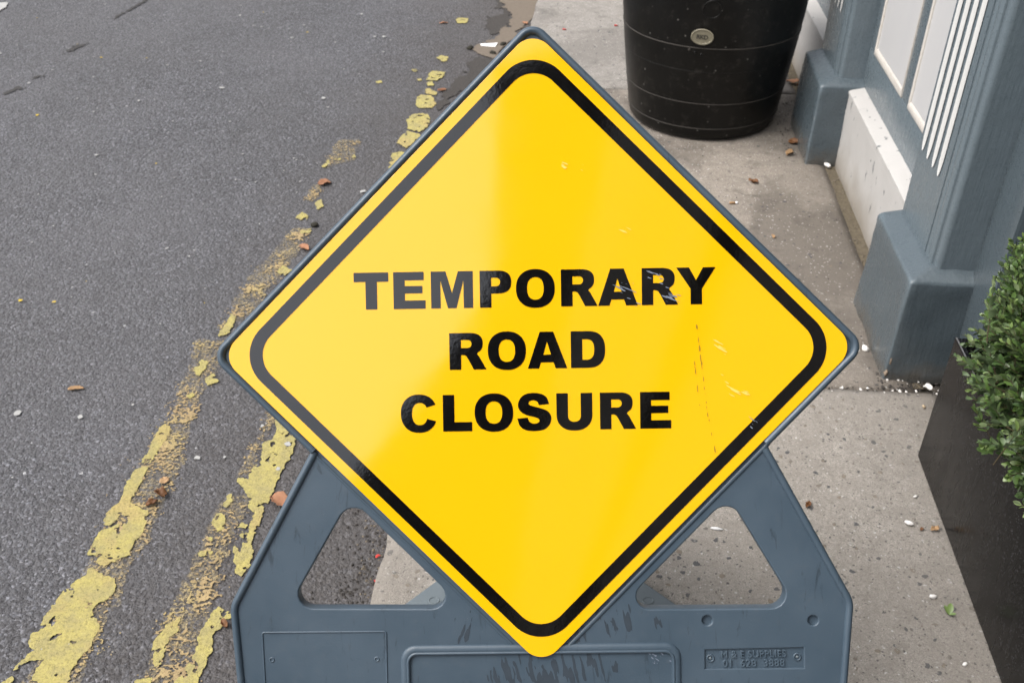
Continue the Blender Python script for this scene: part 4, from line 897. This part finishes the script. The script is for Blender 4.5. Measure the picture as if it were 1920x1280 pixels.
for cx, cy in ((-.150, 1.262), (.262, 1.262)):
    V, F = sweep([(cx + .010 * math.cos(t), cy + .008 * math.sin(t)) for t in np.linspace(0, 6.283, 24, endpoint=False)], .0012, .0014, .0259, True, 6)
    build("moulded_ring", V, F, M_PLA2, leaf2, True)
# moulded_ring verts are world positions; sub-part inherits the sign's matrix

# ================================================================== PLANTER AND BOX SHRUB
PL0, PL1, PN0, PN1, PH = .62, 1.767, .790, 1.29, .335
pl = empty("planter_box", P(1.2, 1.04, 0), "glossy black rectangular planter beside the doorway, filled by a clipped green shrub", "planter")
def planter_wall(s0, s1, n0, n1): return sn_box("side_panel", s0, s1, n0, n1, .004, PH, M_PLANT, pl, .0025)
planter_wall(PL0, PL1, PN0, PN0 + .014); planter_wall(PL0, PL1, PN1 - .014, PN1)
planter_wall(PL1 - .014, PL1 + .0004, PN0 + .0145, PN1 - .0145); planter_wall(PL0 - .0004, PL0 + .014, PN0 + .0145, PN1 - .0145)
sn_box("soil", PL0 + .015, PL1 - .015, PN0 + .015, PN1 - .015, .05, .295, M_SOIL, pl, 0)
V, F = [], []
sn_box("rim_edge", PL0, PL1, PN0 + .0015, PN0 + .0040, PH - .001, PH + .0012, M_EDGE, pl, 0)
def leaf_mesh(name, L, W, fold, curl):
    V = []; F = []; prof = [(0, .10), (.18, .62), (.42, 1.0), (.68, .92), (.88, .55), (1.0, .06)]
    for t, hw in prof:
        z = curl * math.sin(t * 2.4) * L - .25 * curl * t * L
        V += [(-W * .5 * hw, t * L, z + fold * W * hw), (0, t * L, z), (W * .5 * hw, t * L, z + fold * W * hw)]
    for i in range(5):
        for j in range(2): F.append((i * 3 + j, i * 3 + j + 1, i * 3 + 4 + j, i * 3 + 3 + j))
    return V, F
shrub = empty("box_shrub", P(1.36, 1.10, .295), "dense small-leaved green box shrub overhanging the black planter", "plant")
LV = [leaf_mesh("leaf", 1, w_, f_, c_) for w_, f_, c_ in ((.50, .16, .12), (.56, .10, .2), (.46, .20, .05), (.52, .14, -.08))]
CEN = P(1.385, 1.035, .465); AXR = (.290, .39, .235)                     # half sizes: towards the wall, along it, up
leaves = []; twV = []; twF = []
def add_twig(a, b, r):
    d = (b - a); ln = d.length
    if ln < 1e-6: return
    d /= ln; x = d.orthogonal().normalized(); y = d.cross(x); bb = len(twV)
    for q_, rr_ in ((a, r), (b, r * .6)):
        for i in range(4):
            t = i * math.pi / 2; twV.append(q_ + x * (rr_ * math.cos(t)) + y * (rr_ * math.sin(t)))
    for i in range(4): twF.append((bb + i, bb + (i + 1) % 4, bb + 4 + (i + 1) % 4, bb + 4 + i))
def sprig(tip, d, n, young):
    side = d.orthogonal().normalized(); side = Matrix.Rotation(random.random() * 6.28, 3, d) @ side
    ln = .0095 * n; add_twig(tip - d * (ln + .03), tip, .0011)
    for k in range(n):
        f = k / (n - 1); pos = tip - d * (ln * (1 - f)); size = random.uniform(.0185, .0255) * (1 - .38 * f ** 2.5)
        for sgn in (1, -1):
            ax = (Matrix.Rotation(k * 1.5708 + random.uniform(-.25, .25), 3, d) @ side) * sgn
            tilt = random.uniform(.75, 1.15) - .55 * f
            ld = (d * math.cos(tilt) + ax * math.sin(tilt)).normalized()
            up = (d - ld * d.dot(ld)).normalized(); xx = ld.cross(up)
            up = (up + Vector((0, 0, .35)) + xx * random.uniform(-.4, .4)); up = (up - ld * up.dot(ld)).normalized(); xx = ld.cross(up)
            M = Matrix(((xx.x * size, ld.x * size, up.x * size, pos.x), (xx.y * size, ld.y * size, up.y * size, pos.y), (xx.z * size, ld.z * size, up.z * size, pos.z), (0, 0, 0, 1)))
            mi = 2 if (young and f > .55 and random.random() < .75) else (1 if random.random() < .35 else 0)
            leaves.append((M, random.randrange(4), mi))
def shell_point(th, ph, k):
    # squarish ellipsoid
    e = .7; c = lambda t: math.copysign(abs(math.cos(t)) ** e, math.cos(t)); s_ = lambda t: math.copysign(abs(math.sin(t)) ** e, math.sin(t))
    x, y, z = c(ph) * c(th), c(ph) * s_(th), s_(ph)
    return x, y, z, NV * (x * AXR[0] * k) + SV * (y * AXR[1] * k) + Vector((0, 0, z * AXR[2] * k))
cnt = 0
while cnt < 3000:
    th = random.uniform(-math.pi, math.pi); sph = random.uniform(-.97, 1); ph = math.asin(sph)
    deep = random.random() < .42
    k = random.uniform(.70, .9) if deep else random.gauss(.98, .04)
    x, y, z, off = shell_point(th, ph, k)
    bulge = 1 + .10 * mnoise.noise(Vector((x * 2.3, y * 2.3, z * 2.3)))
    tip = CEN + off * bulge
    if tip.z < .335 and PN0 - .012 < tip.dot(NV): continue
    if tip.z < .27: continue
    d = (NV * (x / AXR[0]) + SV * (y / AXR[1]) + Vector((0, 0, z / AXR[2]))).normalized()
    d = (d * .8 + Vector((random.gauss(0, .3), random.gauss(0, .3), random.gauss(.35, .25)))).normalized()
    sprig(tip, d, random.randint(5, 8), (not deep) and random.random() < .5)
    if cnt % 6 == 0: add_twig(CEN + Vector((random.gauss(0, .05), random.gauss(0, .05), -.28)), tip - d * .06, .0028)
    cnt += 1
build("branches", twV, twF, M_TWIG, shrub)
# the 300 leaves that show largest from the street are separate parts, the rest one mass
pc = R(35.8); Fw = Vector((0, math.cos(pc), -math.sin(pc))); Dn = Vector((0, -math.sin(pc), -math.cos(pc)))
def vis(M):
    p_ = M.translation - Vector((0, 0, 1.55)); dz = p_.dot(Fw)
    if dz < .2: return -1
    px = 960 + 1867 * p_.x / dz; py = 640 + 1867 * p_.dot(Dn) / dz
    if not (0 < px < 1918 and 0 < py < 1278): return -1
    front = (M.translation - CEN); sc = front.dot(-NV) / AXR[0] * .8 + front.z / AXR[2] * .5 - front.dot(SV) / AXR[1] * .35
    return M.to_scale().y / dz * (1 + sc) if sc > .5 else 0
order = sorted(range(len(leaves)), key=lambda i: -vis(leaves[i][0])); pick = set(order[:300])
MES = {}
for li in range(4):
    for mi in range(3):
        me = bpy.data.meshes.new("leaf"); me.from_pydata(LV[li][0], [], LV[li][1]); me.update(); me.materials.append(M_LEAF[mi])
        for p_ in me.polygons: p_.use_smooth = True
        MES[li, mi] = me
inv = world_of(shrub).inverted()
for i in sorted(pick):
    M, li, mi = leaves[i]; o = bpy.data.objects.new("leaf", MES[li, mi]); COL.objects.link(o); o.parent = shrub; o.matrix_basis = inv @ M
allV = []; allF = []; mats = []
LA = [np.array(v[0]) for v in LV]
for i, (M, li, mi) in enumerate(leaves):
    if i in pick: continue
    Mx = np.array(inv @ M); b = 18 * len(allV); allV.append(LA[li] @ Mx[:3, :3].T + Mx[:3, 3])
    for f in LV[li][1]: allF.append(tuple(j + b for j in f)); mats.append(mi)
me = bpy.data.meshes.new("foliage"); me.from_pydata(np.concatenate(allV).tolist(), [], allF)
for m in M_LEAF: me.materials.append(m)
me.polygons.foreach_set("material_index", mats); me.polygons.foreach_set("use_smooth", [True] * len(allF)); me.update()
o = bpy.data.objects.new("foliage", me); COL.objects.link(o); o.parent = shrub; o['kind'] = 'stuff'

# ================================================================== SMALL THINGS LYING ABOUT
def dead_leaf(name, xy, z, L, W, roll, rz, m, label, group=None, crumple=.25):
    V = []; F = []; nu, nv = 11, 6
    sd_ = random.random() * 50
    for i in range(nu):
        t = i / (nu - 1); hw = math.sin(math.pi * min(.98, t * .93 + .05)) ** .7 * (1 - .25 * t)
        for j in range(nv):
            s_ = j / (nv - 1) * 2 - 1; a = s_ * roll
            rr_ = W / max(roll, .15)
            hw2 = hw * (1 + .16 * math.sin(i * 2.6 + sd_)); x = rr_ * math.sin(a) * hw2; h_ = rr_ * (1 - math.cos(a)) * hw
            y = (t - .5) * L
            h_ += 1.5 * crumple * W * (mnoise.noise(Vector((s_ * 1.3, t * 2.6, sd_))) + .6) + .12 * L * (t - .5) ** 2
            V.append((x, y, h_))
    for i in range(nu - 1):
        for j in range(nv - 1): F.append((i * nv + j, i * nv + j + 1, i * nv + nv + j + 1, i * nv + nv + j))
    mz = min(v[2] for v in V); V = [(x, y, h_ - mz + .0008) for x, y, h_ in V]
    root = build(name, V, F, m, None, True, local=True); root.location = (xy[0], xy[1], z); root.rotation_euler = (0, 0, rz)
    md = root.modifiers.new("thick", 'SOLIDIFY'); md.thickness = .0006
    return tag(root, label, "leaf", group)
GL = "dead leaves lying in the road"; GP = "dead leaves and scraps on the pavement"
D = DEB
dead_leaf("dead_leaf", D['leaf_curled'], ROAD_Z, .040, .012, 1.5, -1.45, M_DEAD[0], "curled tan dead leaf alone on the open asphalt, left of the yellow lines", GL)
dead_leaf("dead_leaf", D['leaf_brown'], ROAD_Z + .004, .030, .016, 1.1, .9, M_DEAD[1], "dark brown crumpled leaf on the outer yellow line, upper of two", GL, .6)
dead_leaf("dead_leaf", (D['leaf_brown'][0] - .012, D['leaf_brown'][1] - .028), ROAD_Z + .003, .026, .013, 1.5, -1.1, M_DEAD[1], "dark brown curled leaf on the outer yellow line, lower of two", GL, .6)
dead_leaf("dead_leaf", (D['leaf_brown'][0] - .006, D['leaf_brown'][1] + .045), ROAD_Z + .003, .022, .013, .6, .5, M_DEAD[0], "pale translucent leaf scrap just above the dark brown leaves", GL, .2)
dead_leaf("dead_leaf", (D['leaf_red'][0] + .008, D['leaf_red'][1]), ROAD_Z, .058, .022, .9, -2.2, M_DEAD[2], "pinkish tan dead leaf poking out beside the sign stand's left edge", GL)
dead_leaf("dead_leaf", D['leaf_small'], ROAD_Z + .003, .024, .008, 1.2, .7, M_DEAD[1], "small dark brown leaf at the end of the inner yellow line, by the stand", GL, .5)
dead_leaf("dead_leaf", D['leaf_a'], ROAD_Z, .046, .022, .9, -1.2, M_DEAD[2], "reddish tan leaf on the worn yellow line above the sign's left side", GL)
dead_leaf("dead_leaf", D['leaf_b'], ROAD_Z, .042, .018, 1.3, .8, M_DEAD[2], "orange brown curled leaf close to the sign's upper left edge", GL)
dead_leaf("dead_leaf", D['leaf_c'], ROAD_Z, .040, .012, 1.2, -1.1, M_DEAD[2], "orange leaf scrap beside the pale yellow paint pieces", GL)
dead_leaf("dead_leaf", D['leaf_d'], ROAD_Z, .042, .012, 1.0, -1.5, M_DEAD[2], "thin orange leaf beside the farthest yellow paint piece", GL)
dead_leaf("dead_leaf", D['leaf_e'], ROAD_Z, .035, .014, .9, .6, M_DEAD[2], "small brown leaf on the sandy silt by the kerb", GL)
for k_, sz, ml, lb in (('leafw1', .045, 1, "dark brown leaf at the foot of the far plinth"), ('leafw2', .042, 0, "tan leaf pieces beside the near corner of the far plinth"), ('leafw3', .060, 2, "orange and brown leaf behind the far plinth, beside the barrel"),
                   ('leafw5', .034, 1, "thin dark leaf on the stained slab in front of the barrel"), ('leafw6', .018, 0, "tiny pale leaf scrap on the slab beside the white stall riser"),
                   ('leafp1', .020, 0, "small tan curled scrap against the planter"), ('leafp2', .020, 1, "small reddish brown scrap near the stand's right edge"), ('leafp3', .010, 1, "tiny brown crumb beside the white pebble near the planter")):
    dead_leaf("dead_leaf", D[k_], 0, sz, sz * .4, 1.0, random.random() * 6, M_DEAD[ml], lb, GP, .5)
dead_leaf("dead_leaf", (D['leafw3'][0] + .03, D['leafw3'][1] - .05), 0, .06, .026, .8, 1.0, M_DEAD[1], "larger dark dead leaf in the corner between barrel and far plinth", GP, .6)
# paper scrap
V = [(-.036, -.016, .002), (.028, -.022, .004), (.040, .012, .010), (-.012, .020, .003), (-.040, .010, .006)]
o = build("paper_scrap", V, [(0, 1, 2, 3, 4)], M_PAPER, None, local=True); o.location = (*D['paper'], ROAD_Z); o.modifiers.new("t", 'SOLIDIFY').thickness = .0008
tag(o, "white paper scrap on the silt near the top of the sign", "litter")
def pebble(name, xy, z, r, m, label, cat, group, sq=(1.3, .8, .65)):
    bm = bmesh.new(); bmesh.ops.create_icosphere(bm, subdivisions=2, radius=r)
    s0 = random.random() * 90
    for v in bm.verts:
        k = 1 + .45 * mnoise.noise(v.co / r * 1.1 + Vector((s0, 0, 0))); v.co = Vector((v.co.x * sq[0] * k, v.co.y * sq[1] * k, v.co.z * sq[2] * k))
    o = from_bm(name, bm, m, None, True); o.location = (xy[0], xy[1], z + r * sq[2] * .7); o.rotation_euler = (0, 0, random.random() * 3 - .8)
    return tag(o, label, cat, group)
GS = "white stones on the pavement"
for k_, r, lb in (('stoneA', .0072, "white pebble on the pavement halfway along the planter, largest of the white ones"), ('stoneB', .0062, "white pebble above the green leaf sprig"), ('stoneC', .0042, "tiny white pebble nearest the bottom edge, by the planter"),
               ('stoneD', .0032, "tiny white crumb above the largest white pebble"), ('white1', .0105, "white chip beside the sign's right corner, at the near plinth's foot"), ('stoneG', .009, "white stone in the slab joint under the near plinth"),
               ('stoneH', .009, "white stone in the slab joint beside the planter's far corner"), ('stoneI', .011, "white chip in the mossy strip at the far plinth's near corner")):
    pebble("pebble", D[k_], 0, r, M_STONE, lb, "stone", GS)
for k_, lb in (('stoneE', "tan pebble just in front of the slab joint"), ('chip1', "brown crumb at the near plinth's left foot")): pebble("pebble", D[k_], 0, .005, M_TANST, lb, "stone", "tan stones on the pavement")
for k_, lb in (('clodA', "dark clod nearest the kerb by the paper scrap"), ('clodB', "dark clod below the paper scrap"), ('clodC', "dark clod left of the paper scrap"), ('clodD', "dark clod on the worn yellow line beside the sign")):
    pebble("clod", D[k_], ROAD_Z, .014 if k_ != 'clodD' else .011, M_CLOD, lb, "dirt clod", "dark clods in the gutter", (1.2, 1, .6))
for k_, z, lb in (('petA', 0, "red petal on the pavement right of the sign's top corner"), ('petB', 0, "red petal on the pavement beside the barrel"), ('petC', ROAD_Z, "red petal in the gutter seen through the stand's left opening, upper"), ('petD', ROAD_Z, "red petal in the gutter seen through the stand's left opening, lower")):
    o = dead_leaf("petal", D[k_], z, .020 if z == 0 else .011, .010 if z == 0 else .005, .8, random.random() * 3, M_PETAL, lb, "red petals"); o['category'] = "petal"
pebble("litter_scrap", D['butt'], 0, .006, M_PAPER, "crumpled white scrap seen through the stand's right opening", "litter", None, (2.1, .6, .5)).rotation_euler.z = -.15
bt = empty("cigarette_butt", (*D['leafw4'], .004), "cigarette butt on the stained slab beside the sign's upper right edge", "cigarette butt")
for nm_, x0, x1, m_ in (("filter", -.013, .006, M_DEAD[0]), ("paper", .0062, .014, M_PAPER)):
    V = [(x, .0038 * math.cos(t), .0038 * math.sin(t)) for x in (x0, x1) for t in np.linspace(0, 2 * math.pi, 10, endpoint=False)]
    build(nm_, V, [(i, (i + 1) % 10, 10 + (i + 1) % 10, 10 + i) for i in range(10)] + [tuple(range(9, -1, -1)), tuple(range(10, 20))], m_, bt, True, local=True)
# fallen green sprig by the planter
V = []; F = []
for a, L in ((.5, 1.0), (1.2, .8), (-.9, .55)):
    M = Matrix.Rotation(a, 4, 'Z') @ Matrix.Rotation(.35, 4, 'X') @ Matrix.Scale(.024 * L, 4); b = len(V)
    V += [tuple(M @ Vector(v) + Vector((0, 0, .002))) for v in LV[0][0]]; F += [tuple(j + b for j in f) for f in LV[0][1]]
o = build("leaf_sprig", V, F, M_LEAF[2], None, True, local=True); o.location = (*D['sprig'], 0.0); o.rotation_euler = (0, 0, -.9)
tag(o, "fallen green leaf sprig on the concrete beside the planter", "leaf")
bpy.context.view_layer.update()
